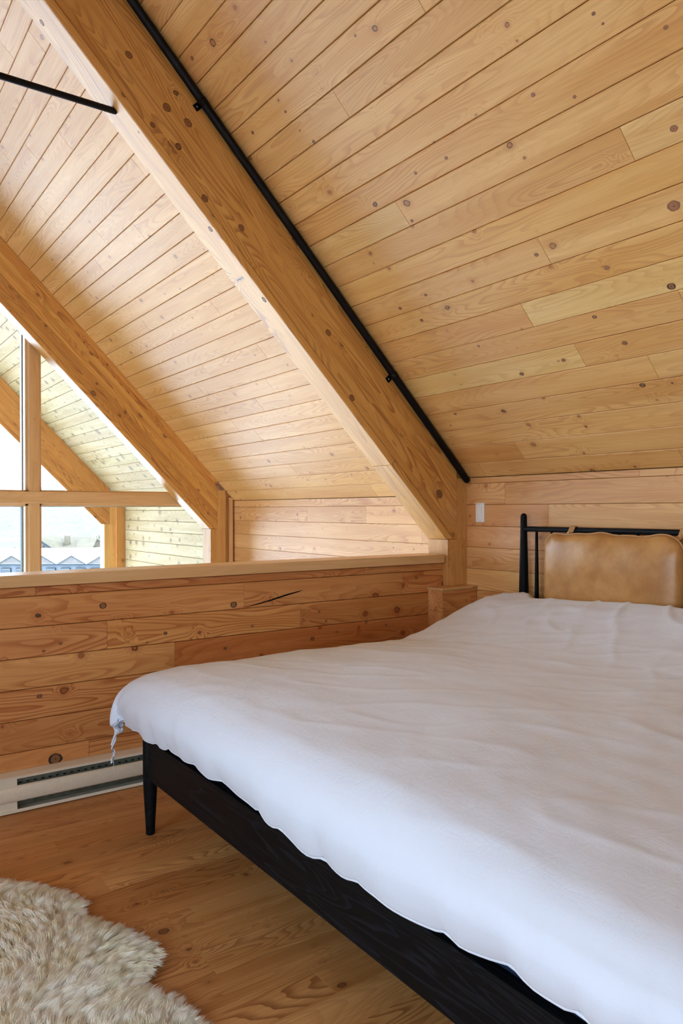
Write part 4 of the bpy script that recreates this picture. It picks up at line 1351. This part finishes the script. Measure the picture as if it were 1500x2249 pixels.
def chalet():
    ob = empty('chalet', (0, 0, 0), 'chalet with beige roof and chimney behind the townhouses', 'building')
    D = 140.0; kx = D / 1643.0
    R = lambda px: (px - 750) * kx
    Z = lambda py: EYE - (py - 1117) * kx
    wbox('wall', R(60), R(200), D, D + 8, GZ, Z(1200), M['yellow_wall'], ob)
    wpoly('roof', [(R(58), D - 0.6, Z(1204)), (R(203), D - 0.6, Z(1204)), (R(190), D + 6, Z(1181)), (R(66), D + 6, Z(1178)), (R(203), D + 12, Z(1204)), (R(58), D + 12, Z(1204))], [(0, 1, 2, 3), (3, 2, 4, 5)], M['beige_roof'], ob, 0.3)
    g_ = wpoly('gable', [(R(52), D - 1.2, Z(1205)), (R(124), D - 1.2, Z(1205)), (R(86), D - 1.2, Z(1178))], [(0, 1, 2)], M['yellow_wall'], ob, 0.1)
    wpoly('rake', [(R(86), D - 1.4, Z(1175.5)), (R(126), D - 1.4, Z(1203)), (R(120), D - 1.4, Z(1204.5)), (R(86), D - 1.4, Z(1180))], [(0, 1, 2, 3)], M['fascia'], g_, 0.1)
    wpoly('gable_roof', [(R(86), D - 1.4, Z(1176)), (R(126), D - 1.4, Z(1203)), (R(150), D + 4, Z(1196)), (R(100), D + 5, Z(1175))], [(0, 1, 2, 3)], M['beige_roof'], g_, 0.15)
    wbox('window', R(99), R(103.5), D - 1.36, D - 1.27, Z(1203), Z(1194), M['fascia'], ob)
    ch = wbox('chimney', R(134.5), R(144), D + 1.5, D + 2.5, Z(1200), Z(1173), M['beige_roof'], ob)
    wbox('chimney_cap', R(136), R(143), D + 1.6, D + 2.4, Z(1173), Z(1169), M['snow'], ch)
    for a, b in ((120, 135), (148, 162)):
        wpoly('roof_seam', [(R(a), D + 4.2, Z(1180)), (R(b), D + 0.6, Z(1193.5)), (R(b) - 0.1, D + 0.6, Z(1195)), (R(a) - 0.1, D + 4.2, Z(1181.4))], [(0, 1, 2, 3)], M['shingle'], ob, 0.05)
    return R, Z


chalet()


def conifer(r_, b_, zb_, h, col, label):
    base = W(r_, b_, zb_)
    ob = empty('conifer', base, label, 'tree', group=None)
    tube('trunk', [(0, 0, -2), (0, 0, h * 0.3)], 0.12, M['bark'], ob, seg=8, caps='flat')
    v, f = [], []
    lay = 7; seg = 12
    for q in range(lay):
        z0 = h * (0.10 + 0.8 * q / lay); z1 = min(h, z0 + h * 0.28); r0 = h * 0.20 * (1 - q / lay) + 0.06
        b0 = len(v)
        for s in range(seg):
            a = 2 * math.pi * s / seg; rr = r0 * (1 if s % 2 else 0.72)
            v.append((rr * math.cos(a), rr * math.sin(a), z0 + (0.1 if s % 2 else 0)))
        v.append((0, 0, z1))
        for s in range(seg): f.append((b0 + s, b0 + (s + 1) % seg, b0 + seg))
    link_mesh('foliage', v, f, M['conifer'], ob)


for (px, D, top, bot, lb) in ((206, 170, 1178, 1196, 'small conifer beside the porch post, leftmost of the three beyond the roofs'), (212, 172, 1173, 1196, 'middle conifer of the three beyond the roofs'), (218, 168, 1170, 1197, 'conifer tucked against the porch post edge, rightmost of the three'),
                             (32, 130, 1197, 1211, 'tiny lone conifer above the townhouse ridge at the left')):
    kx = D / 1643.0
    conifer((px - 750) * kx, D, EYE - (bot - 1117) * kx, (bot - top) * kx, None, lb)
